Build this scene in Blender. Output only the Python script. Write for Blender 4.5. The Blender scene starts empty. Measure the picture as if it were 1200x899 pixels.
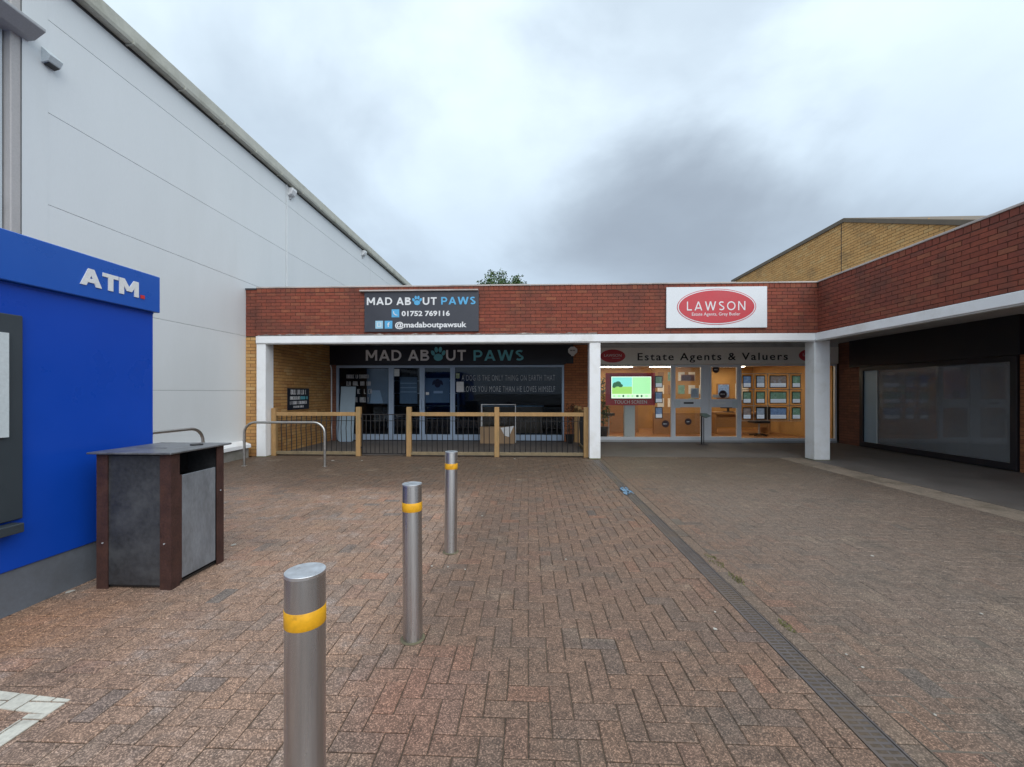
import bpy, bmesh, math, random
from mathutils import Vector, Matrix
random.seed(7)
R = math.radians
scene = bpy.context.scene
COL = scene.collection

# ------------------------------------------------------------------ camera
FPX, TH, H, U0, V0 = 480.0, math.atan(19 / 480.0), 1.45, 600.0, 460.0
cd = bpy.data.cameras.new('camera')
cam = bpy.data.objects.new('camera', cd)
COL.objects.link(cam)
cam.location = (0, 0, H)
cam.rotation_euler = (R(90), 0, TH)
cd.sensor_fit = 'HORIZONTAL'
cd.sensor_width = 36.0
cd.lens = FPX / 1200.0 * 36.0
cd.shift_y = 10.5 / 1200.0
cd.clip_start = 0.05
cd.clip_end = 2000
scene.camera = cam

# ------------------------------------------------------------------ sky, sun, exposure
SUN_DIR = Vector((0.36, -0.85, 0.85)).normalized()      # from the ground to the sun, behind the camera
w = bpy.data.worlds.new('World')
scene.world = w
w.use_nodes = True
nt = w.node_tree
nt.nodes.clear()


def N(t, kind, **kw):
    n = t.nodes.new(kind)
    for k, v in kw.items():
        if k.startswith('i_'):
            n.inputs[k[2:].replace('_', ' ')].default_value = v
        else:
            setattr(n, k, v)
    return n


def math_node(t, op, a, b=None, c=None, clamp=False):
    n = t.nodes.new('ShaderNodeMath')
    n.operation = op
    n.use_clamp = clamp
    for i, v in enumerate((a, b, c)):
        if v is None:
            continue
        if isinstance(v, (int, float)):
            n.inputs[i].default_value = v
        else:
            t.links.new(v, n.inputs[i])
    return n.outputs[0]


def mixcol(t, fac, a, b, blend='MIX'):
    n = t.nodes.new('ShaderNodeMix')
    n.data_type = 'RGBA'
    n.blend_type = blend
    n.clamp_factor = True
    for s, v in ((n.inputs[0], fac), (n.inputs[6], a), (n.inputs[7], b)):
        if isinstance(v, (int, float)):
            s.default_value = v
        elif isinstance(v, (tuple, list)):
            s.default_value = (*v[:3], 1)
        else:
            t.links.new(v, s)
    return n.outputs[2]


def maprange(t, v, a, b, c=0.0, d=1.0, smooth=True):
    n = t.nodes.new('ShaderNodeMapRange')
    if smooth:
        n.interpolation_type = 'SMOOTHSTEP'
    t.links.new(v, n.inputs[0])
    for i, x in enumerate((a, b, c, d)):
        n.inputs[1 + i].default_value = x
    return n.outputs[0]


L = nt.links.new
sky = N(nt, 'ShaderNodeTexSky', sky_type='NISHITA', sun_disc=False)
sky.sun_elevation = math.asin(SUN_DIR.z)
sky.sun_rotation = math.atan2(SUN_DIR.x, SUN_DIR.y)
sky.air_density = 1.0
sky.dust_density = 2.0
tc = N(nt, 'ShaderNodeTexCoord')
nrm = N(nt, 'ShaderNodeVectorMath', operation='NORMALIZE')
L(tc.outputs['Generated'], nrm.inputs[0])
sep = N(nt, 'ShaderNodeSeparateXYZ')
L(nrm.outputs[0], sep.inputs[0])
zc = math_node(nt, 'MAXIMUM', sep.outputs[2], 0.0)
den = math_node(nt, 'ADD', zc, 0.32)
px = math_node(nt, 'DIVIDE', sep.outputs[0], den)
py = math_node(nt, 'DIVIDE', sep.outputs[1], den)
cmb = N(nt, 'ShaderNodeCombineXYZ')
L(px, cmb.inputs[0])
L(py, cmb.inputs[1])
n1 = N(nt, 'ShaderNodeTexNoise', i_Scale=1.15, i_Detail=7.0, i_Roughness=0.5, i_Distortion=0.4)
mp = N(nt, 'ShaderNodeMapping')
mp.inputs['Location'].default_value = (3.7, 1.9, 0.0)
L(cmb.outputs[0], mp.inputs[0])
L(mp.outputs[0], n1.inputs['Vector'])
n2 = N(nt, 'ShaderNodeTexNoise', i_Scale=3.2, i_Detail=6.0, i_Roughness=0.55)
L(mp.outputs[0], n2.inputs['Vector'])
# one heavy grey cloud hanging low over the roofs, and a paler bank above it
warp = math_node(nt, 'MULTIPLY_ADD', n1.outputs[0], 1.3, -0.65)
bx = math_node(nt, 'ADD', px, math_node(nt, 'MULTIPLY', warp, 0.8))
by = math_node(nt, 'ADD', py, math_node(nt, 'MULTIPLY', warp, 0.65))
dx = math_node(nt, 'MULTIPLY', math_node(nt, 'ADD', bx, -0.78), 0.8)
dy = math_node(nt, 'MULTIPLY', math_node(nt, 'ADD', by, -1.40), 1.6)
r2 = math_node(nt, 'ADD', math_node(nt, 'MULTIPLY', dx, dx), math_node(nt, 'MULTIPLY', dy, dy))
blob = maprange(nt, r2, 0.05, 0.75, 1.0, 0.0)
elev = maprange(nt, zc, 0.02, 0.85)
base = mixcol(nt, elev, (4.4, 5.5, 6.8), (8.2, 9.5, 10.4))
dens = maprange(nt, n1.outputs[0], 0.40, 0.62)
fine = maprange(nt, n2.outputs[0], 0.3, 0.7)
shade = math_node(nt, 'MULTIPLY_ADD', dens, 0.75, math_node(nt, 'MULTIPLY', fine, 0.25))
thick = mixcol(nt, math_node(nt, 'MULTIPLY', shade, 0.8), base, (4.0, 4.8, 5.7))
thick = mixcol(nt, math_node(nt, 'MULTIPLY', math_node(nt, 'MULTIPLY', blob, math_node(nt, 'MULTIPLY_ADD', shade, 0.35, 0.7)), 0.9), thick, (2.75, 3.25, 3.9))
full = mixcol(nt, 0.93, sky.outputs[0], thick)
bg = N(nt, 'ShaderNodeBackground')
bg.inputs['Strength'].default_value = 0.1
L(full, bg.inputs['Color'])
wo = N(nt, 'ShaderNodeOutputWorld')
L(bg.outputs[0], wo.inputs[0])

sl = bpy.data.lights.new('sun', 'SUN')
sl.energy = 1.5
sl.angle = R(70)
sl.color = (1.0, 0.985, 0.955)
so = bpy.data.objects.new('sun', sl)
COL.objects.link(so)
so.location = (0, -5, 20)
so.rotation_euler = SUN_DIR.to_track_quat('Z', 'Y').to_euler()

scene.view_settings.view_transform = 'Standard'
scene.view_settings.look = 'None'
scene.view_settings.exposure = 0.42
scene.view_settings.gamma = 1.0
scene.view_settings.use_curve_mapping = False
scene.render.engine = 'CYCLES'
scene.cycles.use_denoising = True
scene.cycles.max_bounces = 8
scene.cycles.transparent_max_bounces = 12


# ------------------------------------------------------------------ measuring
def ray(u, v):
    a, b = (u - U0) / FPX, (V0 - v) / FPX
    return Vector((-math.sin(TH) + a * math.cos(TH), math.cos(TH) + a * math.sin(TH), b))


def atY(u, v, Y):
    d = ray(u, v)
    t = Y / d.y
    return (d.x * t, Y, H + d.z * t)


def proj(p):
    dx = p[0] * math.cos(TH) + p[1] * math.sin(TH)
    dd = -p[0] * math.sin(TH) + p[1] * math.cos(TH)
    if dd < 0.05:
        return None
    return (U0 + FPX * dx / dd, V0 - FPX * (p[2] - H) / dd, dd)


# ------------------------------------------------------------------ materials
def new_mat(name):
    m = bpy.data.materials.new(name)
    m.use_nodes = True
    t = m.node_tree
    return m, t, t.nodes['Principled BSDF']


def mat(name, col, rough=0.6, metal=0.0, var=0.12, vscale=3.0, fine=0.08, fscale=60.0, bump=0.0, bscale=80.0,
        spec=0.5, stretch=None, stain=None, stain_amt=0.0, stain_scale=1.2, emit=None, estr=0.0):
    m, t, b = new_mat(name)
    g = N(t, 'ShaderNodeNewGeometry')
    mpn = N(t, 'ShaderNodeMapping')
    t.links.new(g.outputs['Position'], mpn.inputs[0])
    if stretch:
        mpn.inputs['Scale'].default_value = stretch
    a = N(t, 'ShaderNodeTexNoise', i_Scale=vscale, i_Detail=5.0, i_Roughness=0.6)
    t.links.new(mpn.outputs[0], a.inputs['Vector'])
    f = N(t, 'ShaderNodeTexNoise', i_Scale=fscale, i_Detail=3.0, i_Roughness=0.6)
    t.links.new(mpn.outputs[0], f.inputs['Vector'])
    fa = math_node(t, 'MULTIPLY_ADD', maprange(t, a.outputs[0], 0.25, 0.75, -1, 1, False), var, 1.0)
    ff = math_node(t, 'MULTIPLY_ADD', maprange(t, f.outputs[0], 0.25, 0.75, -1, 1, False), fine, 0.0)
    k = math_node(t, 'ADD', fa, ff)
    cc = N(t, 'ShaderNodeCombineXYZ')
    for i in range(3):
        t.links.new(k, cc.inputs[i])
    c = mixcol(t, 1.0, col, cc.outputs[0], 'MULTIPLY')
    if stain:
        s = N(t, 'ShaderNodeTexNoise', i_Scale=stain_scale, i_Detail=8.0, i_Roughness=0.62)
        t.links.new(mpn.outputs[0], s.inputs['Vector'])
        c = mixcol(t, math_node(t, 'MULTIPLY', maprange(t, s.outputs[0], 0.48, 0.72), stain_amt), c, stain)
    t.links.new(c, b.inputs['Base Color'])
    b.inputs['Metallic'].default_value = metal
    b.inputs['Specular IOR Level'].default_value = spec
    rr = math_node(t, 'MULTIPLY_ADD', maprange(t, a.outputs[0], 0.3, 0.7, -1, 1, False), min(0.1, rough * 0.3), rough)
    t.links.new(rr, b.inputs['Roughness'])
    if bump:
        bn = N(t, 'ShaderNodeTexNoise', i_Scale=bscale, i_Detail=4.0)
        t.links.new(mpn.outputs[0], bn.inputs['Vector'])
        bp = N(t, 'ShaderNodeBump', i_Strength=bump, i_Distance=0.004)
        t.links.new(bn.outputs[0], bp.inputs['Height'])
        t.links.new(bp.outputs[0], b.inputs['Normal'])
    if emit:
        b.inputs['Emission Color'].default_value = (*emit, 1)
        b.inputs['Emission Strength'].default_value = estr
    return m


def unit_mat(name, stops, rough=0.75, speck=0.0, speck_scale=260.0, stain=None, stain_amt=0.0, bump=0.3, bscale=140.0,
             extra=None, spec=0.4, blot=0.12):
    """material for bricks / pavers: each unit takes its own tone from a palette"""
    m, t, b = new_mat(name)
    g = N(t, 'ShaderNodeNewGeometry')
    oi = N(t, 'ShaderNodeObjectInfo')
    rnd = math_node(t, 'FRACT', math_node(t, 'ADD', g.outputs['Random Per Island'], oi.outputs['Random']))
    cr = N(t, 'ShaderNodeValToRGB')
    els = cr.color_ramp.elements
    while len(els) < len(stops):
        els.new(0.5)
    for e, (p, c) in zip(els, stops):
        e.position = p
        e.color = (*c, 1)
    t.links.new(rnd, cr.inputs[0])
    c = cr.outputs[0]
    n = N(t, 'ShaderNodeTexNoise', i_Scale=14.0, i_Detail=6.0, i_Roughness=0.65)
    t.links.new(g.outputs['Position'], n.inputs['Vector'])
    k = math_node(t, 'MULTIPLY_ADD', maprange(t, n.outputs[0], 0.25, 0.75, -1, 1, False), blot, 1.0)
    if speck:
        v = N(t, 'ShaderNodeTexVoronoi', i_Scale=speck_scale)
        t.links.new(g.outputs['Position'], v.inputs['Vector'])
        sp = N(t, 'ShaderNodeSeparateColor')
        t.links.new(v.outputs['Color'], sp.inputs[0])
        pw = math_node(t, 'POWER', sp.outputs[0], 3.0)
        k = math_node(t, 'ADD', k, math_node(t, 'MULTIPLY_ADD', pw, speck, -speck * 0.25))
        nm = N(t, 'ShaderNodeTexNoise', i_Scale=42.0, i_Detail=5.0, i_Roughness=0.7)
        t.links.new(g.outputs['Position'], nm.inputs['Vector'])
        k = math_node(t, 'ADD', k, maprange(t, nm.outputs[0], 0.25, 0.75, -0.22, 0.22, False))
    cc = N(t, 'ShaderNodeCombineXYZ')
    for i in range(3):
        t.links.new(k, cc.inputs[i])
    if extra:
        c = extra(t, g, c)
    c = mixcol(t, 1.0, c, cc.outputs[0], 'MULTIPLY')
    if stain:
        s = N(t, 'ShaderNodeTexNoise', i_Scale=1.6, i_Detail=8.0, i_Roughness=0.65)
        t.links.new(g.outputs['Position'], s.inputs['Vector'])
        c = mixcol(t, math_node(t, 'MULTIPLY', maprange(t, s.outputs[0], 0.47, 0.7), stain_amt), c, stain)
    t.links.new(c, b.inputs['Base Color'])
    b.inputs['Specular IOR Level'].default_value = spec
    t.links.new(math_node(t, 'MULTIPLY_ADD', n.outputs[0], 0.25, rough - 0.12), b.inputs['Roughness'])
    if bump:
        bn = N(t, 'ShaderNodeTexNoise', i_Scale=bscale, i_Detail=4.0)
        t.links.new(g.outputs['Position'], bn.inputs['Vector'])
        bp = N(t, 'ShaderNodeBump', i_Strength=bump, i_Distance=0.003)
        t.links.new(bn.outputs[0], bp.inputs['Height'])
        t.links.new(bp.outputs[0], b.inputs['Normal'])
    return m


def glass_mat(name, tint=(0.9, 0.95, 0.96), ior=1.5, gain=1.0, dust=0.0):
    m = bpy.data.materials.new(name)
    m.use_nodes = True
    t = m.node_tree
    t.nodes.clear()
    o = N(t, 'ShaderNodeOutputMaterial')
    mx = N(t, 'ShaderNodeMixShader')
    tr = N(t, 'ShaderNodeBsdfTransparent')
    tr.inputs[0].default_value = (*tint, 1)
    gl = N(t, 'ShaderNodeBsdfGlossy')
    gl.inputs['Roughness'].default_value = 0.015
    fr = N(t, 'ShaderNodeFresnel')
    fr.inputs['IOR'].default_value = ior
    k = math_node(t, 'MULTIPLY', fr.outputs[0], gain, clamp=True)
    t.links.new(k, mx.inputs[0])
    t.links.new(tr.outputs[0], mx.inputs[1])
    t.links.new(gl.outputs[0], mx.inputs[2])
    last = mx.outputs[0]
    if dust:
        df = N(t, 'ShaderNodeBsdfDiffuse')
        df.inputs[0].default_value = (0.42, 0.44, 0.46, 1)
        ge = N(t, 'ShaderNodeNewGeometry')
        nz = N(t, 'ShaderNodeTexNoise', i_Scale=2.2, i_Detail=7.0, i_Roughness=0.65)
        t.links.new(ge.outputs['Position'], nz.inputs['Vector'])
        m2 = N(t, 'ShaderNodeMixShader')
        t.links.new(maprange(t, nz.outputs[0], 0.3, 0.75, dust * 0.8, dust * 1.15), m2.inputs[0])
        t.links.new(last, m2.inputs[1])
        t.links.new(df.outputs[0], m2.inputs[2])
        last = m2.outputs[0]
    t.links.new(last, o.inputs[0])
    return m


def emit_mat(name, col, s):
    m, t, b = new_mat(name)
    b.inputs['Base Color'].default_value = (*[c * 0.5 for c in col], 1)
    b.inputs['Emission Color'].default_value = (*col, 1)
    b.inputs['Emission Strength'].default_value = s
    return m


def paver_zone(t, g, c):
    sp = N(t, 'ShaderNodeSeparateXYZ')
    t.links.new(g.outputs['Position'], sp.inputs[0])
    n = N(t, 'ShaderNodeTexNoise', i_Scale=0.9, i_Detail=7.0, i_Roughness=0.62)
    t.links.new(g.outputs['Position'], n.inputs['Vector'])
    wob = math_node(t, 'MULTIPLY_ADD', n.outputs[0], 2.4, -1.2)
    c = mixcol(t, 1.0, c, (0.82, 0.785, 0.75), 'MULTIPLY')
    # paler, dustier pavers towards the cash machine
    left = maprange(t, math_node(t, 'ADD', sp.outputs[0], math_node(t, 'MULTIPLY', wob, 0.25)), -1.1, -0.5, 1.0, 0.0)
    far = maprange(t, math_node(t, 'ADD', sp.outputs[1], math_node(t, 'MULTIPLY', wob, 0.5)), 5.6, 6.4, 1.0, 0.0)
    c = mixcol(t, math_node(t, 'MULTIPLY', math_node(t, 'MULTIPLY', left, far), 0.85), c, mixcol(t, 1.0, c, (1.80, 1.86, 1.90), 'MULTIPLY'))
    n4 = N(t, 'ShaderNodeTexNoise', i_Scale=3.1, i_Detail=7.0, i_Roughness=0.7)
    t.links.new(g.outputs['Position'], n4.inputs['Vector'])
    c = mixcol(t, math_node(t, 'MULTIPLY', math_node(t, 'MULTIPLY', left, far), maprange(t, n4.outputs[0], 0.5, 0.75, 0.0, 0.55)), c, (0.40, 0.34, 0.31))
    # greyer pavers right of the drain
    right = maprange(t, math_node(t, 'ADD', sp.outputs[0], math_node(t, 'MULTIPLY', wob, 0.5)), 1.5, 2.6)
    c = mixcol(t, math_node(t, 'MULTIPLY', right, 0.68), c, (0.165, 0.13, 0.104))
    # darker brown towards the shop fronts, its start broken up by noise
    front_brown = maprange(t, math_node(t, 'ADD', sp.outputs[1], wob), 5.4, 8.0)
    c = mixcol(t, math_node(t, 'MULTIPLY', front_brown, 0.68), c, (0.088, 0.063, 0.042))
    # scattered dark and mossy patches
    n2 = N(t, 'ShaderNodeTexNoise', i_Scale=1.7, i_Detail=8.0, i_Roughness=0.7)
    t.links.new(g.outputs['Position'], n2.inputs['Vector'])
    c = mixcol(t, math_node(t, 'MULTIPLY', maprange(t, n2.outputs[0], 0.5, 0.72), 0.5), c, (0.085, 0.075, 0.062))
    n3 = N(t, 'ShaderNodeTexNoise', i_Scale=2.3, i_Detail=6.0, i_Roughness=0.6)
    t.links.new(g.outputs['Position'], n3.inputs['Vector'])
    c = mixcol(t, math_node(t, 'MULTIPLY', maprange(t, n3.outputs[0], 0.55, 0.75), 0.35), c, (0.30, 0.235, 0.17))
    # rusty orange wash below the pod and a redder worn patch by the near bollards
    for (cx_, cy_, rr_, col_, am_) in ((-3.0, 2.35, 0.75, (0.40, 0.20, 0.10), 0.55), (-0.55, 1.95, 0.55, (0.33, 0.165, 0.115), 0.5)):
        ax_ = math_node(t, 'ADD', math_node(t, 'ADD', sp.outputs[0], -cx_), math_node(t, 'MULTIPLY', wob, 0.45))
        ay_ = math_node(t, 'ADD', math_node(t, 'ADD', sp.outputs[1], -cy_), math_node(t, 'MULTIPLY', wob, -0.4))
        q_ = math_node(t, 'SQRT', math_node(t, 'ADD', math_node(t, 'MULTIPLY', ax_, ax_), math_node(t, 'MULTIPLY', ay_, ay_)))
        c = mixcol(t, math_node(t, 'MULTIPLY', math_node(t, 'MULTIPLY', maprange(t, q_, 0.1, rr_, 1.0, 0.0), n2.outputs[0]), am_ * 1.6), c, col_)
    return c


M = {}
M['asphalt'] = mat('asphalt', (0.06, 0.06, 0.06), 0.85, var=0.2, fine=0.3, fscale=200, bump=0.4)
M['joint'] = mat('joint_sand', (0.095, 0.07, 0.05), 0.95, var=0.3, fine=0.3, bump=0.3)
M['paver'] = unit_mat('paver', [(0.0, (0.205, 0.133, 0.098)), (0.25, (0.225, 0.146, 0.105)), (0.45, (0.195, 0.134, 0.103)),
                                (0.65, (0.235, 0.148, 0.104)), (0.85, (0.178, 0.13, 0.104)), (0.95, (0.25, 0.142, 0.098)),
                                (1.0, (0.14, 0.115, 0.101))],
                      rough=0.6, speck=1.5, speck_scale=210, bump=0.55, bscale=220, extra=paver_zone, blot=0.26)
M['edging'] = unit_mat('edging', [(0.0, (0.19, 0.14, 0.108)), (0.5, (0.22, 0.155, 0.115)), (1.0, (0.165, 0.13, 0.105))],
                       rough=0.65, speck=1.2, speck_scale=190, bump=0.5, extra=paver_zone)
M['strip'] = unit_mat('strip', [(0.0, (0.24, 0.19, 0.145)), (0.5, (0.27, 0.21, 0.16)), (1.0, (0.21, 0.17, 0.13))],
                      rough=0.75, speck=0.5, bump=0.5, stain=(0.12, 0.095, 0.065), stain_amt=0.75)
M['walkway'] = mat('walkway_concrete', (0.135, 0.118, 0.108), 0.7, var=0.25, vscale=2.0, fine=0.15, fscale=90, bump=0.35,
                   stain=(0.10, 0.085, 0.07), stain_amt=0.7)
def lime(t, g, c):
    n = N(t, 'ShaderNodeTexNoise', i_Scale=5.5, i_Detail=9.0, i_Roughness=0.72)
    t.links.new(g.outputs['Position'], n.inputs['Vector'])
    c = mixcol(t, maprange(t, n.outputs[0], 0.66, 0.78, 0.0, 0.55), c, (0.42, 0.30, 0.25))
    n = N(t, 'ShaderNodeTexNoise', i_Scale=0.8, i_Detail=6.0, i_Roughness=0.6)
    t.links.new(g.outputs['Position'], n.inputs['Vector'])
    return mixcol(t, maprange(t, n.outputs[0], 0.45, 0.7, 0.0, 0.45), c, (0.17, 0.062, 0.042))


M['redbrick'] = unit_mat('red_brick', [(0.0, (0.235, 0.058, 0.034)), (0.3, (0.275, 0.072, 0.042)), (0.55, (0.25, 0.064, 0.040)),
                                       (0.78, (0.215, 0.056, 0.037)), (0.95, (0.30, 0.098, 0.052)), (1.0, (0.19, 0.058, 0.042))],
                         rough=0.85, stain=(0.10, 0.045, 0.035), stain_amt=0.55, blot=0.2, extra=lime)
M['yellowbrick'] = unit_mat('yellow_brick', [(0.0, (0.48, 0.25, 0.085)), (0.4, (0.55, 0.31, 0.11)), (0.7, (0.43, 0.21, 0.075)),
                                             (1.0, (0.58, 0.36, 0.15))], rough=0.85, stain=(0.25, 0.13, 0.06), stain_amt=0.3)
M['buffbrick'] = unit_mat('buff_brick', [(0.0, (0.64, 0.35, 0.125)), (0.4, (0.70, 0.40, 0.15)), (0.7, (0.60, 0.315, 0.108)),
                                         (1.0, (0.66, 0.41, 0.17))], rough=0.85, stain=(0.22, 0.15, 0.08), stain_amt=0.4)
M['orangebrick'] = unit_mat('orange_brick', [(0.0, (0.42, 0.15, 0.06)), (0.5, (0.47, 0.18, 0.075)), (1.0, (0.36, 0.125, 0.055))],
                            rough=0.85, stain=(0.2, 0.08, 0.04), stain_amt=0.4)
M['brownbrick'] = unit_mat('brown_brick', [(0.0, (0.20, 0.085, 0.055)), (0.5, (0.24, 0.10, 0.062)), (1.0, (0.17, 0.072, 0.05))],
                           rough=0.85, stain=(0.1, 0.05, 0.04), stain_amt=0.4)
M['mortar_red'] = mat('mortar_red', (0.105, 0.046, 0.033), 0.95, var=0.25, fine=0.2)
M['mortar_yel'] = mat('mortar_yellow', (0.12, 0.075, 0.036), 0.95, var=0.25, fine=0.2)
M['whitepaint'] = mat('white_paint', (0.85, 0.86, 0.87), 0.45, var=0.03, fine=0.02, stain=(0.58, 0.55, 0.48), stain_amt=0.35,
                      stain_scale=2.5, bump=0.05)
M['soffit'] = mat('soffit_board', (0.58, 0.58, 0.57), 0.7, var=0.08, stain=(0.25, 0.24, 0.22), stain_amt=0.5)
M['coping'] = mat('coping', (0.50, 0.44, 0.41), 0.6, var=0.15, stain=(0.2, 0.18, 0.16), stain_amt=0.6)
M['felt'] = mat('roof_felt', (0.09, 0.09, 0.10), 0.85, var=0.2)
M['vergebrown'] = mat('verge_brown', (0.16, 0.125, 0.09), 0.8, var=0.2)
M['lead'] = mat('lead_flashing', (0.20, 0.17, 0.155), 0.55, metal=0.2, var=0.3, vscale=9, stain=(0.62, 0.58, 0.52), stain_amt=0.75,
                stain_scale=5)
M['panel'] = mat('white_cladding', (0.74, 0.77, 0.78), 0.42, var=0.03, vscale=0.7, fine=0.015, stain=(0.69, 0.72, 0.72),
                 stain_amt=0.5, stain_scale=0.9, stretch=(1, 1, 0.25))
_t = M['panel'].node_tree
_b = _t.nodes['Principled BSDF']
_src = _b.inputs['Base Color'].links[0].from_socket
_oi = N(_t, 'ShaderNodeObjectInfo')
_v = math_node(_t, 'MULTIPLY_ADD', _oi.outputs['Random'], 0.05, 0.975)
_cc = N(_t, 'ShaderNodeCombineXYZ')
for _i in range(3):
    _t.links.new(_v, _cc.inputs[_i])
_t.links.new(mixcol(_t, 1.0, _src, _cc.outputs[0], 'MULTIPLY'), _b.inputs['Base Color'])
M['panelgap'] = mat('joint_dark', (0.24, 0.26, 0.27), 0.8)
M['gutter'] = mat('gutter_metal', (0.52, 0.52, 0.45), 0.55, var=0.12, vscale=4, stain=(0.22, 0.22, 0.15), stain_amt=0.55)
M['pierpink'] = mat('pier_pinkish_grey', (0.47, 0.45, 0.44), 0.5, var=0.06)
M['darkgap'] = mat('dark_gap', (0.05, 0.05, 0.05), 0.9)
M['greymetal'] = mat('grey_metal', (0.42, 0.43, 0.44), 0.45, var=0.06, metal=0.0)
M['concrete'] = mat('concrete', (0.27, 0.255, 0.23), 0.85, var=0.2, bump=0.4, stain=(0.12, 0.12, 0.08), stain_amt=0.6)
M['blue'] = mat('blue_panel', (0.006, 0.066, 0.47), 0.32, var=0.06, vscale=1.5, fine=0.0, spec=0.3)
M['bluefascia'] = mat('blue_fascia', (0.008, 0.098, 0.48), 0.3, var=0.03, fine=0.0)
M['plinthgrey'] = mat('plinth_grey', (0.16, 0.18, 0.21), 0.5, var=0.1, stain=(0.09, 0.09, 0.09), stain_amt=0.5)
M['machine'] = mat('machine_grey', (0.040, 0.052, 0.062), 0.5, var=0.08, fine=0.1, fscale=300)
M['palegrey'] = mat('pale_grey', (0.60, 0.66, 0.68), 0.35, var=0.03)
M['screenblack'] = mat('screen_black', (0.01, 0.012, 0.015), 0.12, var=0)
M['letterwhite'] = mat('letter_white', (0.78, 0.79, 0.80), 0.4, var=0.02)
M['lettergrey'] = mat('letter_grey', (0.82, 0.82, 0.84), 0.45, var=0.02)
M['letterblue'] = mat('letter_blue', (0.10, 0.42, 0.72), 0.4, var=0.02)
M['letterteal'] = mat('letter_teal', (0.15, 0.52, 0.62), 0.45, var=0.02)
M['iconpale'] = mat('icon_pale_blue', (0.34, 0.60, 0.76), 0.4, var=0.02)
M['letterblack'] = mat('letter_black', (0.012, 0.012, 0.014), 0.4, var=0.05)
M['reddot'] = mat('red_mark', (0.6, 0.03, 0.03), 0.4, var=0.02)
M['signdark'] = mat('sign_charcoal', (0.045, 0.048, 0.062), 0.4, var=0.1, fine=0.15, fscale=200)
M['signnavy'] = mat('sign_navy', (0.010, 0.012, 0.022), 0.4, var=0.08)
M['signwhite'] = mat('sign_white', (0.76, 0.79, 0.82), 0.35, var=0.02)
M['signred'] = mat('sign_red', (0.56, 0.045, 0.062), 0.4, var=0.06)
M['signbeige'] = mat('sign_beige', (0.86, 0.82, 0.76), 0.4, var=0.03)
M['rust'] = mat('rusty_iron', (0.052, 0.021, 0.016), 0.7, var=0.35, vscale=9, fine=0.3, bump=0.4, stain=(0.095, 0.038, 0.022),
                stain_amt=0.5, stain_scale=6)
M['binpanel'] = mat('bin_slate', (0.040, 0.042, 0.047), 0.5, var=0.3, vscale=5, fine=0.25, fscale=40, stain=(0.10, 0.105, 0.11),
                    stain_amt=0.6, stain_scale=3)
M['bindoor'] = mat('bin_zinc', (0.26, 0.285, 0.315), 0.42, metal=0.35, var=0.25, vscale=6, fine=0.15, stain=(0.14, 0.155, 0.18),
                   stain_amt=0.6, stain_scale=4, stretch=(1, 1, 0.4))
M['bintop'] = mat('bin_lid_metal', (0.20, 0.205, 0.215), 0.42, metal=0.5, var=0.3, vscale=7, fine=0.2, stain=(0.07, 0.07, 0.07),
                  stain_amt=0.7, stain_scale=6)
M['steel'] = mat('brushed_steel', (0.58, 0.59, 0.60), 0.28, metal=1.0, var=0.10, vscale=6, fine=0.10, fscale=60, stretch=(1, 1, 0.06))
M['steel'].node_tree.nodes['Principled BSDF'].inputs['Anisotropic'].default_value = 0.85
M['steel'].node_tree.nodes['Principled BSDF'].inputs['Anisotropic Rotation'].default_value = 0.25
_tg = N(M['steel'].node_tree, 'ShaderNodeTangent', direction_type='RADIAL', axis='Z')
M['steel'].node_tree.links.new(_tg.outputs[0], M['steel'].node_tree.nodes['Principled BSDF'].inputs['Tangent'])
M['steeltop'] = mat('steel_cap', (0.80, 0.83, 0.86), 0.35, metal=1.0, var=0.06, vscale=25, fine=0.1)
M['hoopsteel'] = mat('hoop_steel', (0.50, 0.49, 0.47), 0.4, metal=1.0, var=0.08, vscale=20)
M['yellowband'] = mat('yellow_tape', (0.80, 0.40, 0.012), 0.5, var=0.08, vscale=30, stain=(0.30, 0.13, 0.02), stain_amt=0.6,
                      stain_scale=22)
M['timber'] = mat('treated_timber', (0.38, 0.225, 0.092), 0.75, var=0.18, vscale=8, fine=0.15, fscale=50, stretch=(1, 1, 0.25),
                  stain=(0.22, 0.17, 0.08), stain_amt=0.75, stain_scale=3, bump=0.3)
M['timber_old'] = mat('weathered_timber', (0.22, 0.17, 0.10), 0.85, var=0.25, vscale=8, fine=0.2, bump=0.3)
M['blackmetal'] = mat('black_metal', (0.016, 0.015, 0.016), 0.5, var=0.1)
M['frameblue'] = mat('aluminium_blue_grey', (0.36, 0.46, 0.60), 0.42, metal=0.2, var=0.06)
M['framegrey'] = mat('aluminium_grey', (0.70, 0.73, 0.77), 0.42, metal=0.15, var=0.05)
M['frameblack'] = mat('frame_black', (0.012, 0.012, 0.018), 0.4, var=0.05)
M['glass'] = glass_mat('glass', (0.72, 0.80, 0.88), 1.5, 0.5)
M['glassdark'] = glass_mat('glass_tinted', (0.55, 0.6, 0.64))
M['glassclear'] = glass_mat('glass_clear', (0.96, 0.97, 0.97), 1.42, 0.8)
M['glassdusty'] = glass_mat('glass_whitened', (0.85, 0.87, 0.9), 1.5, 0.6, 0.32)
M['roomdark'] = mat('room_dark_paint', (0.035, 0.045, 0.065), 0.8, var=0.2)
M['roomgrey'] = mat('room_grey_paint', (0.17, 0.17, 0.175), 0.85, var=0.2)
M['roomorange'] = mat('room_orange_paint', (0.42, 0.235, 0.085), 0.7, var=0.25, vscale=1.2, fine=0.02)
M['roomwood'] = mat('room_wood_floor', (0.28, 0.13, 0.05), 0.5, var=0.2, vscale=6, stretch=(6, 0.6, 1))
M['roomceil'] = mat('room_ceiling', (0.6, 0.57, 0.5), 0.8, var=0.05)
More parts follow.
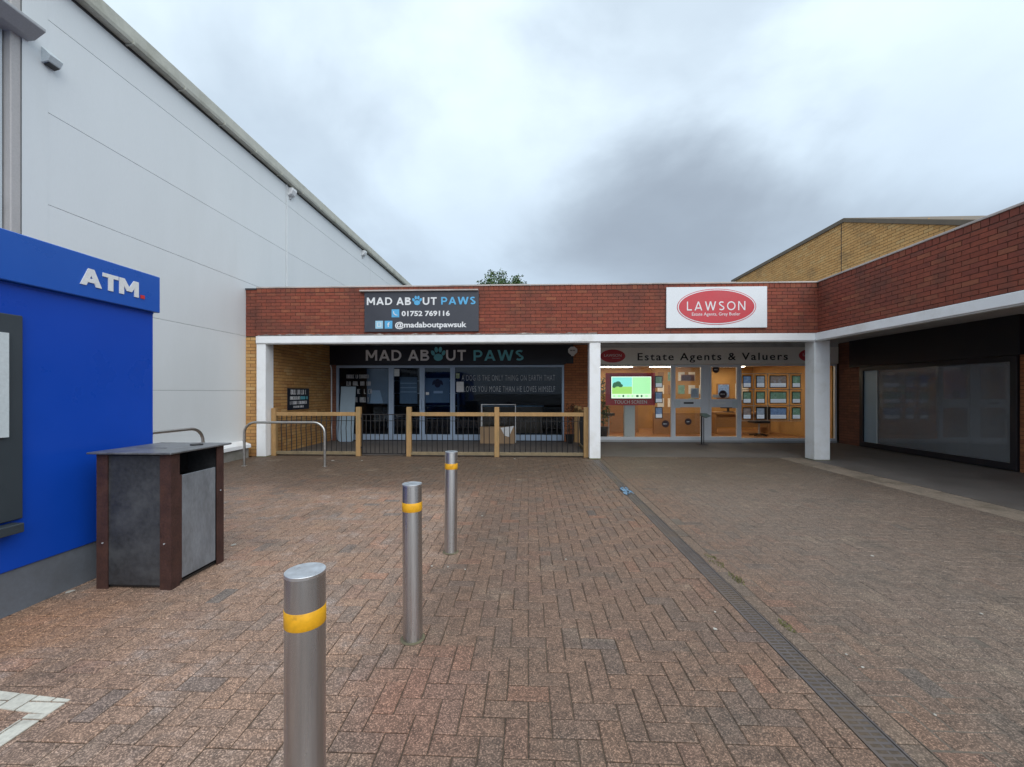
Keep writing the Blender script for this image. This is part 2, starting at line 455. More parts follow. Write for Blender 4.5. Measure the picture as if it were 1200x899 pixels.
M['lamp'] = emit_mat('ceiling_light_glow', (1.0, 0.86, 0.62), 13.0)
M['paperlit'] = mat('backlit_paper', (0.72, 0.75, 0.8), 0.7, var=0.04, emit=(0.75, 0.85, 1.0), estr=0.22)
M['paper'] = mat('white_paper', (0.72, 0.73, 0.73), 0.7, var=0.04)
M['bluepaper'] = mat('blue_film', (0.13, 0.24, 0.36), 0.4, var=0.5, vscale=30)
M['card'] = mat('cardboard', (0.33, 0.22, 0.13), 0.8, var=0.12)
M['paleblue'] = mat('pale_blue_board', (0.34, 0.46, 0.56), 0.5, var=0.06)
M['oak'] = mat('desk_wood', (0.30, 0.16, 0.07), 0.5, var=0.15, vscale=8, stretch=(1, 6, 6))
M['plastic_black'] = mat('black_plastic', (0.02, 0.02, 0.022), 0.4, var=0.05)
M['leaf'] = unit_mat('leaf', [(0.0, (0.035, 0.085, 0.018)), (0.4, (0.05, 0.115, 0.025)), (0.75, (0.075, 0.14, 0.03)),
                              (1.0, (0.11, 0.13, 0.035))], rough=0.6, bump=0)
M['bark'] = mat('bark', (0.10, 0.075, 0.05), 0.9, var=0.3, bump=0.5)
M['vinyl'] = mat('window_vinyl', (0.42, 0.45, 0.49), 0.5, var=0.4, vscale=9)
M['plant'] = mat('dry_plant', (0.12, 0.06, 0.03), 0.8, var=0.3)
M['moss'] = mat('moss', (0.13, 0.125, 0.05), 0.95, var=0.4, vscale=20, bump=0.6)
M['rim'] = mat('grout', (0.13, 0.115, 0.07), 0.9, var=0.3, vscale=20, bump=0.5)
M['gumspot'] = mat('pale_gum', (0.46, 0.43, 0.38), 0.8, var=0.1)
M['roadpaint'] = mat('road_paint', (0.60, 0.58, 0.50), 0.7, var=0.08, vscale=8, fine=0.15, stain=(0.30, 0.27, 0.23), stain_amt=0.55,
                     stain_scale=9)

# ------------------------------------------------------------------ building helpers
WL = {}


def wl(o):
    return WL.get(o.name, Vector((0, 0, 0))) if o else Vector((0, 0, 0))


def tag(o, label=None, cat=None, group=None, kind=None):
    if label:
        o['label'] = label
    if cat:
        o['category'] = cat
    if group:
        o['group'] = group
    if kind:
        o['kind'] = kind
    return o


def thing(name, label, cat, loc, group=None):
    o = bpy.data.objects.new(name, None)
    o.empty_display_size = 0.2
    COL.objects.link(o)
    o.location = loc
    WL[o.name] = Vector(loc)
    return tag(o, label, cat, group)


class MB:
    def __init__(s):
        s.v, s.f = [], []

    def quad(s, a, b, c, d):
        i = len(s.v)
        s.v += [tuple(a), tuple(b), tuple(c), tuple(d)]
        s.f.append((i, i + 1, i + 2, i + 3))
        return s

    def poly(s, pts):
        i = len(s.v)
        s.v += [tuple(p) for p in pts]
        s.f.append(tuple(range(i, i + len(pts))))
        return s

    def box(s, x0, x1, y0, y1, z0, z1):
        i = len(s.v)
        s.v += [(x0, y0, z0), (x1, y0, z0), (x1, y1, z0), (x0, y1, z0), (x0, y0, z1), (x1, y0, z1), (x1, y1, z1), (x0, y1, z1)]
        s.f += [tuple(i + k for k in q) for q in ((3, 2, 1, 0), (4, 5, 6, 7), (0, 1, 5, 4), (1, 2, 6, 5), (2, 3, 7, 6), (3, 0, 4, 7))]
        return s

    def prism(s, pts, axis, a, b):
        """extrude a 2-D outline along an axis; pts are in the other two axes in order"""
        def P(p, t):
            return {'x': (t, p[0], p[1]), 'y': (p[0], t, p[1]), 'z': (p[0], p[1], t)}[axis]
        i, n = len(s.v), len(pts)
        s.v += [P(p, a) for p in pts] + [P(p, b) for p in pts]
        s.f.append(tuple(range(i + n - 1, i - 1, -1)))
        s.f.append(tuple(range(i + n, i + 2 * n)))
        for k in range(n):
            q = (k + 1) % n
            s.f.append((i + k, i + q, i + n + q, i + n + k))
        return s

    def ring(s, x0, x1, z0, z1, fw, y0, y1, plane='y', bottom=None):
        """rectangular frame, one closed body; plane 'y' lies in XZ, plane 'x' lies in YZ"""
        fb = fw if bottom is None else bottom
        o = [(x0, z0), (x1, z0), (x1, z1), (x0, z1)]
        n = [(x0 + fw, z0 + fb), (x1 - fw, z0 + fb), (x1 - fw, z1 - fw), (x0 + fw, z1 - fw)]

        def P(p, t):
            return (p[0], t, p[1]) if plane == 'y' else (t, p[0], p[1])
        i = len(s.v)
        s.v += [P(p, y0) for p in o] + [P(p, y0) for p in n] + [P(p, y1) for p in o] + [P(p, y1) for p in n]
        for k in range(4):
            q = (k + 1) % 4
            s.f += [(i + k, i + q, i + 4 + q, i + 4 + k), (i + 8 + q, i + 8 + k, i + 12 + k, i + 12 + q),
                    (i + q, i + k, i + 8 + k, i + 8 + q), (i + 4 + k, i + 4 + q, i + 12 + q, i + 12 + k)]
        return s

    def tube(s, pts, r, n=10, caps=True):
        pts = [Vector(p) for p in pts]
        rs = r if isinstance(r, (list, tuple)) else [r] * len(pts)
        i0 = len(s.v)
        up = None
        for k, p in enumerate(pts):
            d = (pts[min(k + 1, len(pts) - 1)] - pts[max(k - 1, 0)]).normalized()
            if up is None:
                up = d.orthogonal().normalized()
            up = (up - d * up.dot(d)).normalized()
            sd = d.cross(up)
            for j in range(n):
                a = 2 * math.pi * j / n
                s.v.append(tuple(p + (up * math.cos(a) + sd * math.sin(a)) * rs[k]))
        for k in range(len(pts) - 1):
            for j in range(n):
                q = (j + 1) % n
                s.f.append((i0 + k * n + j, i0 + k * n + q, i0 + (k + 1) * n + q, i0 + (k + 1) * n + j))
        if caps:
            s.f.append(tuple(i0 + j for j in range(n - 1, -1, -1)))
            e = i0 + (len(pts) - 1) * n
            s.f.append(tuple(e + j for j in range(n)))
        return s

    def disc(s, c, rx, rz, y, n=40, thick=0.004, a0=0.0, rot=0.0):
        """flat ellipse facing -Y with a thickness"""
        pts = []
        for k in range(n):
            a = a0 + 2 * math.pi * k / n
            x, z = rx * math.cos(a), rz * math.sin(a)
            pts.append((c[0] + x * math.cos(rot) - z * math.sin(rot), c[1] + x * math.sin(rot) + z * math.cos(rot)))
        return s.prism(pts, 'y', y, y + thick)

    def build(s, name, m, parent=None, smooth=False, bevel=0.0, segs=1, angle=40):
        off = wl(parent)
        me = bpy.data.meshes.new(name)
        me.from_pydata([(a - off.x, b - off.y, c - off.z) for a, b, c in s.v], [], s.f)
        bm = bmesh.new()
        bm.from_mesh(me)
        bmesh.ops.recalc_face_normals(bm, faces=bm.faces)
        if bevel:
            bmesh.ops.bevel(bm, geom=[e for e in bm.edges if e.is_manifold and e.calc_face_angle(0) > 0.5], offset=bevel,
                            segments=segs, affect='EDGES', profile=0.5)
        if smooth:
            lim = R(angle)
            for f in bm.faces:
                f.smooth = True
            for e in bm.edges:
                if e.is_manifold and e.calc_face_angle(0) > lim:
                    e.smooth = False
        bm.to_mesh(me)
        bm.free()
        me.materials.append(M[m] if isinstance(m, str) else m)
        o = bpy.data.objects.new(name, me)
        COL.objects.link(o)
        if parent:
            o.parent = parent
            WL[o.name] = off
        return o


def box(name, m, parent, x0, x1, y0, y1, z0, z1, bevel=0.0, segs=1):
    return MB().box(x0, x1, y0, y1, z0, z1).build(name, m, parent, bevel=bevel, segs=segs)


def top(o, label, cat, group=None):
    return tag(o, label, cat, group)


TXT = {}


def text(body, m, parent, name, lo, hi, face='-y', at=0.0, extrude=0.004, bold=0.0, letters=False, spacing=1.0):
    """lettering filling the box lo..hi (horizontal, z) on a plane at `at`; face gives the outward side"""
    c = bpy.data.curves.new('txt', 'FONT')
    c.body = body
    c.size = 1.0
    c.offset = bold
    c.extrude = 0.5
    c.resolution_u = 3
    c.align_x = 'LEFT'
    c.space_character = spacing
    o = bpy.data.objects.new('txt', c)
    COL.objects.link(o)
    dg = bpy.context.evaluated_depsgraph_get()
    me = bpy.data.meshes.new_from_object(o.evaluated_get(dg))
    bpy.data.objects.remove(o)
    bpy.data.curves.remove(c)
    xs = [v.co.x for v in me.vertices]
    ys = [v.co.y for v in me.vertices]
    x0, x1, y0, y1 = min(xs), max(xs), min(ys), max(ys)
    off = wl(parent)
    for v in me.vertices:
        a = (v.co.x - x0) / (x1 - x0)
        z = lo[1] + (v.co.y - y0) / (y1 - y0) * (hi[1] - lo[1])
        d = (v.co.z + 0.5) * extrude
        if face == '-y':
            p = (lo[0] + a * (hi[0] - lo[0]), at - d, z)
        elif face == '+x':
            p = (at + d, lo[0] + a * (hi[0] - lo[0]), z)
        else:
            p = (at - d, hi[0] - a * (hi[0] - lo[0]), z)
        v.co = Vector(p) - off
    bm = bmesh.new()
    bm.from_mesh(me)
    bmesh.ops.remove_doubles(bm, verts=bm.verts, dist=1e-5)
    bmesh.ops.recalc_face_normals(bm, faces=bm.faces)
    groups = [list(bm.faces)]
    if letters:
        seen, groups = set(), []
        for f in bm.faces:
            if f in seen:
                continue
            st, g = [f], []
            seen.add(f)
            while st:
                q = st.pop()
                g.append(q)
                for e in q.edges:
                    for h in e.link_faces:
                        if h not in seen:
                            seen.add(h)
                            st.append(h)
            groups.append(g)
    out = []
    for g in groups:
        idx, vs, fs = {}, [], []
        for f in g:
            r = []
            for v in f.verts:
                if v.index not in idx:
                    idx[v.index] = len(vs)
                    vs.append(tuple(v.co))
                r.append(idx[v.index])
            fs.append(r)
        mm = bpy.data.meshes.new(name)
        mm.from_pydata(vs, [], fs)
        mm.materials.append(M[m])
        ob = bpy.data.objects.new(name, mm)
        COL.objects.link(ob)
        ob.parent = parent
        WL[ob.name] = off
        out.append(ob)
    bm.free()
    bpy.data.meshes.remove(me)
    return out


def ribbon(mb, pts, t, closed=False):
    """flat stroke of width t along a centre line, as outlines (a 2-D quad strip)"""
    n = len(pts)
    L_, R_ = [], []
    for k in range(n):
        a = pts[(k - 1) % n] if (closed or k > 0) else pts[k]
        b = pts[(k + 1) % n] if (closed or k < n - 1) else pts[k]
        d = Vector((b[0] - a[0], b[1] - a[1])).normalized()
        nx, ny = -d.y * t / 2, d.x * t / 2
        L_.append((pts[k][0] + nx, pts[k][1] + ny))
        R_.append((pts[k][0] - nx, pts[k][1] - ny))
    return L_, R_


def arc(cx, cy, rx, ry, a0, a1, n=10):
    return [(cx + rx * math.cos(R(a0 + (a1 - a0) * k / n)), cy + ry * math.sin(R(a0 + (a1 - a0) * k / n))) for k in range(n + 1)]


def glyph(ch, t):
    """capital letter as polygons and strokes in a unit-high box -> (width, polys, ribbons)"""
    h = t / 2
    V = lambda x: [(x, 0), (x + t, 0), (x + t, 1), (x, 1)]
    B = lambda x0, x1, y: [(x0, y), (x1, y), (x1, y + t), (x0, y + t)]
    S = lambda x0, x1, w, y0=0.0, y1=1.0: [(x0 - w, y0), (x0 + w, y0), (x1 + w, y1), (x1 - w, y1)]
    k = h * 1.12
    if ch == 'A':
        return 0.94, [S(k, 0.47, k), S(0.94 - k, 0.47, k), B(0.25, 0.69, 0.20)], []
    if ch == 'T':
        return 0.74, [B(0, 0.74, 1 - t), [(0.37 - h, 0), (0.37 + h, 0), (0.37 + h, 1), (0.37 - h, 1)]], []
    if ch == 'M':
        return 1.0, [V(0), V(1 - t), [(0.5 - k, 0.25), (0.5 + k, 0.25), (2 * k, 1), (0.0, 1)], [(0.5 - k, 0.25), (0.5 + k, 0.25), (1, 1), (1 - 2 * k, 1)]], []
    if ch == 'N':
        return 0.86, [V(0), V(0.86 - t), [(0.86 - t * 1.2, 0), (0.86, 0), (t * 1.2, 1), (0, 1)]], []
    if ch == 'L':
        return 0.6, [V(0), B(0, 0.6, 0)], []
    if ch == 'W':
        return 1.34, [S(0.36, k, k), S(0.36, 0.67, k), S(0.98, 0.67, k), S(0.98, 1.34 - k, k)], []
    if ch == 'D':
        return 0.86, [V(0)], [([(0.0, 1 - h), (0.36, 1 - h)] + arc(0.36, 0.5, 0.5 - h, 0.5 - h, 80, -80, 14) + [(0.36, h), (0.0, h)], False)]
    if ch == 'P':
        return 0.74, [V(0)], [([(0.0, 1 - h), (0.42, 1 - h)] + arc(0.42, 0.66, 0.32 - h, 0.34 - h, 80, -80, 12) + [(0.42, 0.32 + h), (0, 0.32 + h)], False)]
    if ch == 'B':
        return 0.76, [V(0)], [([(0.0, 1 - h), (0.42, 1 - h)] + arc(0.42, 0.76, 0.28 - h, 0.24 - h, 80, -80, 10) + [(0.42, 0.52 + h), (0, 0.52 + h)], False),
                              ([(0.0, 0.55 - h), (0.46, 0.55 - h)] + arc(0.46, 0.275, 0.30 - h, 0.275 - h, 80, -80, 10) + [(0.46, h), (0, h)], False)]
    if ch == 'U':
        return 0.82, [], [([(h, 1), (h, 0.42)] + arc(0.41, 0.41, 0.41 - h, 0.41 - h, 190, 350, 12) + [(0.82 - h, 0.42), (0.82 - h, 1)], False)]
    if ch == 'O':
        return 1.02, [], [(arc(0.51, 0.5, 0.51 - h, 0.5 - h, 0, 345, 23), True)]
    if ch == 'S':
        return 0.68, [], [(arc(0.35, 0.755, 0.30 - h * 0.6, 0.245 - h, 35, 250, 12) + arc(0.33, 0.265, 0.35 - h, 0.265 - h, 75, -145, 12), False)]
    return 0.4, [], []


def stroke_text(body, m, parent, lo, hi, face='-y', at=0.0, extrude=0.006, t=0.17, gap=0.16, name='letter', joined=False):
    """geometric capitals made stroke by stroke, filling lo..hi; one object per letter"""
    gl = [glyph(c, t) for c in body]
    tot = sum(g_[0] for g_ in gl) + gap * (len(gl) - 1)
    sx, sz = (hi[0] - lo[0]) / tot, hi[1] - lo[1]
    x = 0.0
    mb = MB()

    def P(p, d):
        a, z = lo[0] + (x + p[0]) * sx, lo[1] + p[1] * sz
        if face == '-y':
            return (a, at - d, z)
        return (at + d, a, z)
    for wd, polys, ribs in gl:
        if not joined:
            mb = MB()
        lv = 0
        for pl in polys:
            d1 = extrude + lv * 0.0004
            i = len(mb.v)
            n = len(pl)
            mb.v += [P(p, 0) for p in pl] + [P(p, d1) for p in pl]
            mb.f += [tuple(range(i + n - 1, i - 1, -1)), tuple(range(i + n, i + 2 * n))]
            mb.f += [(i + k, i + (k + 1) % n, i + n + (k + 1) % n, i + n + k) for k in range(n)]
            lv += 1
        for pts, cl in ribs:
            d1 = extrude + lv * 0.0004
            A_, B_ = ribbon(mb, pts, t, cl)
            n = len(A_)
            i = len(mb.v)
            for k in range(n):
                mb.v += [P(A_[k], 0), P(B_[k], 0), P(A_[k], d1), P(B_[k], d1)]
            for k in range(n if cl else n - 1):
                a, b = i + 4 * k, i + 4 * ((k + 1) % n)
                mb.f += [(a + 2, a + 3, b + 3, b + 2), (a, b, b + 1, a + 1), (a, a + 2, b + 2, b), (a + 1, b + 1, b + 3, a + 3)]
            if not cl:
                mb.f += [(i, i + 1, i + 3, i + 2), (i + 4 * n - 4, i + 4 * n - 2, i + 4 * n - 1, i + 4 * n - 3)]
            lv += 1
        x += wd + gap
        if not joined:
            mb.build(name, m, parent)
    if joined:
        mb.build(name, m, parent)


def px_stroke(body, m, parent, u0, u1, v0, v1, Y, **kw):
    a, b = atY(u0, v1, Y), atY(u1, v0, Y)
    stroke_text(body, m, parent, (a[0], a[2]), (b[0], b[2]), '-y', Y, **kw)


def px_text(body, m, parent, name, u0, u1, v0, v1, Y, **kw):
    a, b = atY(u0, v1, Y), atY(u1, v0, Y)
    return text(body, m, parent, name, (a[0], a[2]), (b[0], b[2]), '-y', Y, **kw)


# ------------------------------------------------------------------ bricks
UNIT = {}


def unit_mesh(dx, dy, dz, m):
    k = (round(dx, 3), round(dy, 3), round(dz, 3), m)
    if k not in UNIT:
        me = bpy.data.meshes.new('brick')
        b = MB().box(-dx / 2, dx / 2, -dy / 2, dy / 2, -dz / 2, dz / 2)
        me.from_pydata(b.v, [], b.f)
        me.materials.append(M[m])
        UNIT[k] = me
    return UNIT[k]


def brick_units(axis, a0, a1, z0, z1, face, out, m, bl=0.215, bh=0.065, j=0.010, proud=0.007, depth=0.03, top_fn=None, soldier=0.0,
                skip=None):
    """stretcher-bond bricks for a wall: axis 'x' faces -Y, axis 'y' faces out (+1 or -1) along X. Returns unit list."""
    res = []
    row = 0
    z = z0
    zt = z1 - soldier
    while z < zt - 0.03:
        h = min(bh, zt - z - j)
        if h < 0.02:
            break
        a = a0 - (0.5 * (bl + j) if row % 2 else 0.0)
        while a < a1 - 0.02:
            s, e = max(a, a0), min(a + bl, a1)
            if e - s > 0.03:
                ok = True
                if top_fn and z + h * 0.5 > top_fn((s + e) / 2):
                    ok = False
                if skip and skip((s + e) / 2, z + h / 2):
                    ok = False
                if ok:
                    res.append([(s + e) / 2, z + h / 2, e - s, h])
            a += bl + j
        z += bh + j
        row += 1
    if soldier:
        a = a0
        while a < a1 - 0.02:
            e = min(a + 0.102, a1)
            if e - a > 0.03:
                res.append([(a + e) / 2, z1 - soldier / 2 + 0.004, e - a, soldier - j])
            a += 0.112
    units = []
    for c, zc_, ln, h in res:
        pr = proud + random.uniform(-0.002, 0.002)
        if axis == 'x':
            p = (c, face - pr + depth / 2, zc_)
            d = (ln, depth, h)
        else:
            p = (face + out * (pr - depth / 2), c, zc_)
            d = (depth, ln, h)
        units.append((p, d, m))
    return units


def place_units(walls, limit=300, minpx=9.5, name='brick', stuff='brickwork'):
    """walls: list of (part, units). The units that show largest become objects, the rest one joined mesh per part."""
    allu = []
    for wi, (part, units) in enumerate(walls):
        for ui, (p, d, m) in enumerate(units):
            q = proj(p)
            score, ln = 0, 0
            if q and -15 < q[0] < 1215 and -15 < q[1] < 914:
                cs = []
                for sx in (-1, 1):
                    for sy in (-1, 1):
                        for sz in (-1, 1):
                            r = proj((p[0] + sx * d[0] / 2, p[1] + sy * d[1] / 2, p[2] + sz * d[2] / 2))
                            if r:
                                cs.append(r)
                if len(cs) == 8:
                    wpx = max(c[0] for c in cs) - min(c[0] for c in cs)
                    hpx = max(c[1] for c in cs) - min(c[1] for c in cs)
                    ln = max(wpx, hpx)
                    score = wpx * hpx
            allu.append((score, ln, wi, ui))
    allu.sort(reverse=True)
    chosen = {(wi, ui) for s, ln, wi, ui in allu[:limit] if ln >= minpx}
    for wi, (part, units) in enumerate(walls):
        off = wl(part)
        rest = {}
        for ui, (p, d, m) in enumerate(units):
            if (wi, ui) in chosen:
                o = bpy.data.objects.new(name, unit_mesh(*d, m))
                COL.objects.link(o)
                o.parent = part
                o.location = Vector(p) - off
                o.rotation_euler = (random.gauss(0, 0.004), random.gauss(0, 0.004), random.gauss(0, 0.004))
            else:
                mb = rest.setdefault(m, MB())
                mb.box(p[0] - d[0] / 2, p[0] + d[0] / 2, p[1] - d[1] / 2, p[1] + d[1] / 2, p[2] - d[2] / 2, p[2] + d[2] / 2)
        for m, mb in rest.items():
            tag(mb.build(stuff, m, part), kind='stuff')


# ================================================================== THE SETTING
g = MB().quad((-400, -400, -0.07), (400, -400, -0.07), (400, 400, -0.07), (-400, 400, -0.07)).build('ground', 'asphalt')
tag(g, kind='structure')

# ---- paving
PX0, PX1, PY0, PY1 = -6.25, 6.05, -1.5, 9.34
pav = tag(MB().box(PX0, PX1, PY0, PY1, -0.06, -0.006).build('pavement', 'joint'), kind='structure')
J = 0.0026


def herring(x0, x1, y0, y1):
    out = []
    a = 0.1015
    for i in range(int(x0 / a) - 3, int(x1 / a) + 3):
        for jn in range(int(y0 / a) - 3, int(y1 / a) + 3):
            k = (i - jn) % 4
            if k == 0:
                r = (i * a, (i + 2) * a, jn * a, (jn + 1) * a)
            elif k == 2:
                r = (i * a, (i + 1) * a, (jn - 1) * a, (jn + 1) * a)
            else:
                continue
            q = (max(r[0], x0), min(r[1], x1), max(r[2], y0), min(r[3], y1))
            if q[1] - q[0] > 0.02 and q[3] - q[2] > 0.02:
                out.append(q)
    return out


def courses(x0, x1, y0, y1, wdt, ln):
    out = []
    n = round((x1 - x0) / wdt)
    for c in range(n):
        y = y0 - (ln / 2 if c % 2 else 0)
        while y < y1:
            q = (x0 + c * (x1 - x0) / n, x0 + (c + 1) * (x1 - x0) / n, max(y, y0), min(y + ln, y1))
            if q[3] - q[2] > 0.03:
                out.append(q)
            y += ln
    return out


DR0, DR1 = 1.392, 1.520
pavers = [(q, 'paver') for q in herring(PX0, DR0 - 0.002, PY0, PY1)]
pavers += [(q, 'paver') for q in herring(DR1 + 0.105, 5.55, PY0, PY1)]
pavers += [(q, 'edging') for q in courses(DR1, DR1 + 0.105, PY0, PY1, 0.105, 0.2035)]
pavers += [(q, 'strip') for q in courses(5.55, PX1, PY0, PY1, 0.1, 0.2035)]


def paver_geo(mb, cx, cy, sx, sy, z, tx, ty):
    """chamfered block top with skirts; tx, ty tilt it a little"""
    c = 0.004
    hx, hy = sx / 2, sy / 2
    i = len(mb.v)
    for (ex, ey, dz) in ((hx, hy, -0.03), (hx, hy, -0.0035), (hx - c, hy - c, 0.0)):
        for sgx, sgy in ((-1, -1), (1, -1), (1, 1), (-1, 1)):
            x, y = sgx * ex, sgy * ey
            mb.v.append((cx + x, cy + y, z + dz + x * tx + y * ty))
    for lv in (0, 4):
        for k in range(4):
            q = (k + 1) % 4
            mb.f.append((i + lv + k, i + lv + q, i + lv + 4 + q, i + lv + 4 + k))
    mb.f.append((i + 8, i + 9, i + 10, i + 11))


scored = []
for n_, (q, m_) in enumerate(pavers):
    cx, cy = (q[0] + q[1]) / 2, (q[2] + q[3]) / 2
    sc = 0
    full = abs((q[1] - q[0]) * (q[3] - q[2]) - 0.203 * 0.1015) < 0.0004 and m_ == 'paver'
    if cy > 0.8 and full:
        cs = [proj((x, y, 0)) for x in (q[0], q[1]) for y in (q[2], q[3])]
        if all(cs) and all(-20 < c[0] < 1220 and c[1] < 915 for c in cs):
            pc = proj((cx, cy, 0))
            # hidden behind the bin and the nearest bollard is not counted
            sc = 1.0 / pc[2] ** 3
    scored.append((sc, n_))
scored.sort(reverse=True)
pick = {n_ for s_, n_ in scored[:300] if s_ > 0}
PM = {}
rest = {}
for n_, (q, m_) in enumerate(pavers):
    cx, cy = (q[0] + q[1]) / 2, (q[2] + q[3]) / 2
    sx, sy = q[1] - q[0] - 2 * J, q[3] - q[2] - 2 * J
    z = random.gauss(0, 0.0009)
    tx, ty = random.gauss(0, 0.005), random.gauss(0, 0.005)
    if n_ in pick:
        key = sx > sy
        if key not in PM:
            mb = MB()
            paver_geo(mb, 0, 0, sx, sy, 0, 0, 0)
            me = bpy.data.meshes.new('paver')
            me.from_pydata(mb.v, [], mb.f)
            me.materials.append(M['paver'])
            PM[key] = me
        o = bpy.data.objects.new('paver', PM[key])
        COL.objects.link(o)
        o.parent = pav
        o.location = (cx, cy, z)
        o.rotation_euler = (ty, -tx, random.gauss(0, 0.006))
    else:
        paver_geo(rest.setdefault(m_, MB()), cx, cy, sx, sy, z, tx, ty)
for m_, mb in rest.items():
    nm = {'paver': 'block_paving', 'edging': 'drain_edging', 'strip': 'edge_strip'}[m_]
    tag(mb.build(nm, m_, pav), kind='stuff')

# joints right of the drain are packed almost flush with washed-in sand
M['sandfill'] = mat('washed_in_sand', (0.135, 0.108, 0.085), 0.95, var=0.3, vscale=4, fine=0.3)
box('joint_fill', 'sandfill', pav, DR1 + 0.106, PX1 - 0.01, PY0 + 0.01, PY1 - 0.01, -0.0058, -0.0026)
# ---- covered walkway floors in front of the shops
wk = tag(MB().prism([(-6.4, 9.34), (6.05, 9.34), (6.05, -1.5), (8.95, -1.5), (8.95, 12.2), (-6.4, 12.2)], 'z', -0.06, 0.004)
         .build('walkway', 'walkway'), kind='structure')
tag(box('walkway', 'walkway', None, 8.95, 12.4, -1.5, 12.2, -0.06, 0.0), kind='structure')

# ---- painted parking bay corner, laid paver by paver so the joints stay open
LINES = [[(-3.6, 1.985), (-2.155, 1.845), (-2.155, 1.755), (-3.6, 1.895)], [(-2.245, 1.755), (-2.155, 1.755), (-2.155, -0.6), (-2.245, -0.6)]]


def clip(poly, q):
    def cut(ps, f, val, sgn):
        out = []
        for k in range(len(ps)):
            a, b = ps[k], ps[(k + 1) % len(ps)]
            ia, ib = sgn * (a[f] - val) >= 0, sgn * (b[f] - val) >= 0
            if ia:
                out.append(a)
            if ia != ib:
                t = (val - a[f]) / (b[f] - a[f])
                out.append((a[0] + (b[0] - a[0]) * t, a[1] + (b[1] - a[1]) * t))
        return out
    for f, val, sgn in ((0, q[0], 1), (0, q[1], -1), (1, q[2], 1), (1, q[3], -1)):
        if poly:
            poly = cut(poly, f, val, sgn)
    return poly


pm = MB()
for q, m_ in pavers:
    if -3.7 < q[0] < -2.0 and -0.7 < q[2] < 2.1:
        qq = (q[0] + J + 0.002, q[1] - J - 0.002, q[2] + J + 0.002, q[3] - J - 0.002)
        for ln in LINES:
            c = clip(ln, qq)
            if len(c) >= 3:
                pm.prism(c, 'z', 0.001, 0.0055)
tag(pm.build('parking_line', 'roadpaint'), kind='structure')

# ---- drainage channel
M['grate'] = mat('cast_grating', (0.11, 0.094, 0.09), 0.5, metal=0.2, var=0.25, vscale=8, stain=(0.16, 0.11, 0.07), stain_amt=0.8,
                 stain_scale=2.5)
dr = thing('drain_channel', 'long dark slotted drain grating running through the paving to the middle column', 'drain', (1.457, 5, 0))
ch = MB()
ch.box(DR0, DR0 + 0.008, 0.2, 8.95, -0.05, -0.001).build('channel_rim', 'grate', dr)
box('channel_rim', 'grate', dr, DR1 - 0.008, DR1, 0.2, 8.95, -0.05, -0.001)
box('channel_bed', 'darkgap', dr, DR0 + 0.0085, DR1 - 0.0085, 0.2, 8.95, -0.05, -0.03)
GL = 0.5
first = None
for k in range(17):
    y0 = 0.42 + k * GL
    if first is None:
        mb = MB()
        xs = [DR0 + 0.010, 1.448, 1.467, DR1 - 0.010]
        # bars across, with two open rows between three rails, as one lattice
        y = y0 + 0.004
        for x in (xs[0], xs[1] + 0.0045, xs[3] - 0.010):
            mb.box(x, x + 0.010, y0 + 0.003, y0 + GL - 0.003, -0.02, -0.004)
        nb = 17
        for b_ in range(nb):
            yb = y0 + 0.006 + b_ * (GL - 0.024) / (nb - 1)
            mb.box(xs[0] + 0.001, xs[3] - 0.001, yb, yb + 0.013, -0.019, -0.0035)
        first = mb.build('grating', 'grate', dr)
    else:
        o = first.copy()
        COL.objects.link(o)
        o.parent = dr
        o.location = (0, k * GL, random.uniform(-0.002, 0.001))

# ================================================================== WHITE SHED ON THE LEFT
WX = -6.41
shed = thing('retail_shed', 'tall white panel-clad retail shed with a grey-green eaves gutter', 'building', (-12, 12, 0))
box('wall_core', 'panelgap', shed, -18, WX - 0.02, 4.95, 24, 0.0, 6.99)
zs = [0.36, 1.487, 2.73, 3.96, 5.19, 6.43, 6.985]
for c0, c1 in ((4.95, 10.62), (10.62, 16.4), (16.4, 24.0)):
    for k in range(len(zs) - 1):
        box('wall_panel', 'panel', shed, WX - 0.06, WX, c0 + 0.003, c1 - 0.003, zs[k] + 0.0025, zs[k + 1] - 0.0025, bevel=0.003)
MB().prism([(WX - 0.02, 0.375), (WX + 0.012, 0.365), (-6.20, 0.30), (-6.19, 0.22), (WX - 0.02, 0.22)], 'y', 3.7, 8.93) \
    .build('drip_ledge', 'whitepaint', shed, bevel=0.006)
box('plinth', 'concrete', shed, WX - 0.1, -6.235, 3.7, 8.9, -0.02, 0.219)
# eaves: soffit, face, brackets and a dark strip painted as the shade below
MB().prism([(WX - 0.3, 6.995), (WX + 0.13, 6.995), (WX + 0.145, 7.05), (WX + 0.145, 7.235), (WX + 0.10, 7.25), (WX - 0.3, 7.27)], 'y', 3.2, 24.2) \
    .build('eaves_gutter', 'gutter', shed, bevel=0.004)
box('shadow_strip', 'darkgap', shed, WX - 0.03, WX + 0.012, 4.95, 24, 6.955, 6.994)
for k in range(20):
    y = 4.3 + k * 0.98
    MB().prism([(WX + 0.002, 6.972), (WX + 0.150, 6.985), (WX + 0.150, 7.04), (WX + 0.146, 7.04), (WX + 0.130, 6.994), (WX + 0.002, 6.994)],
               'y', y, y + 0.03).build('gutter_bracket', 'gutter', shed)
box('roof', 'greymetal', shed, -18, WX - 0.3, 3.2, 24.2, 7.2, 7.26)
MB().tube([(WX + 0.025, 10.6, 0.4), (WX + 0.025, 10.6, 6.95)], 0.012, 8).build('cable_conduit', 'panel', shed)
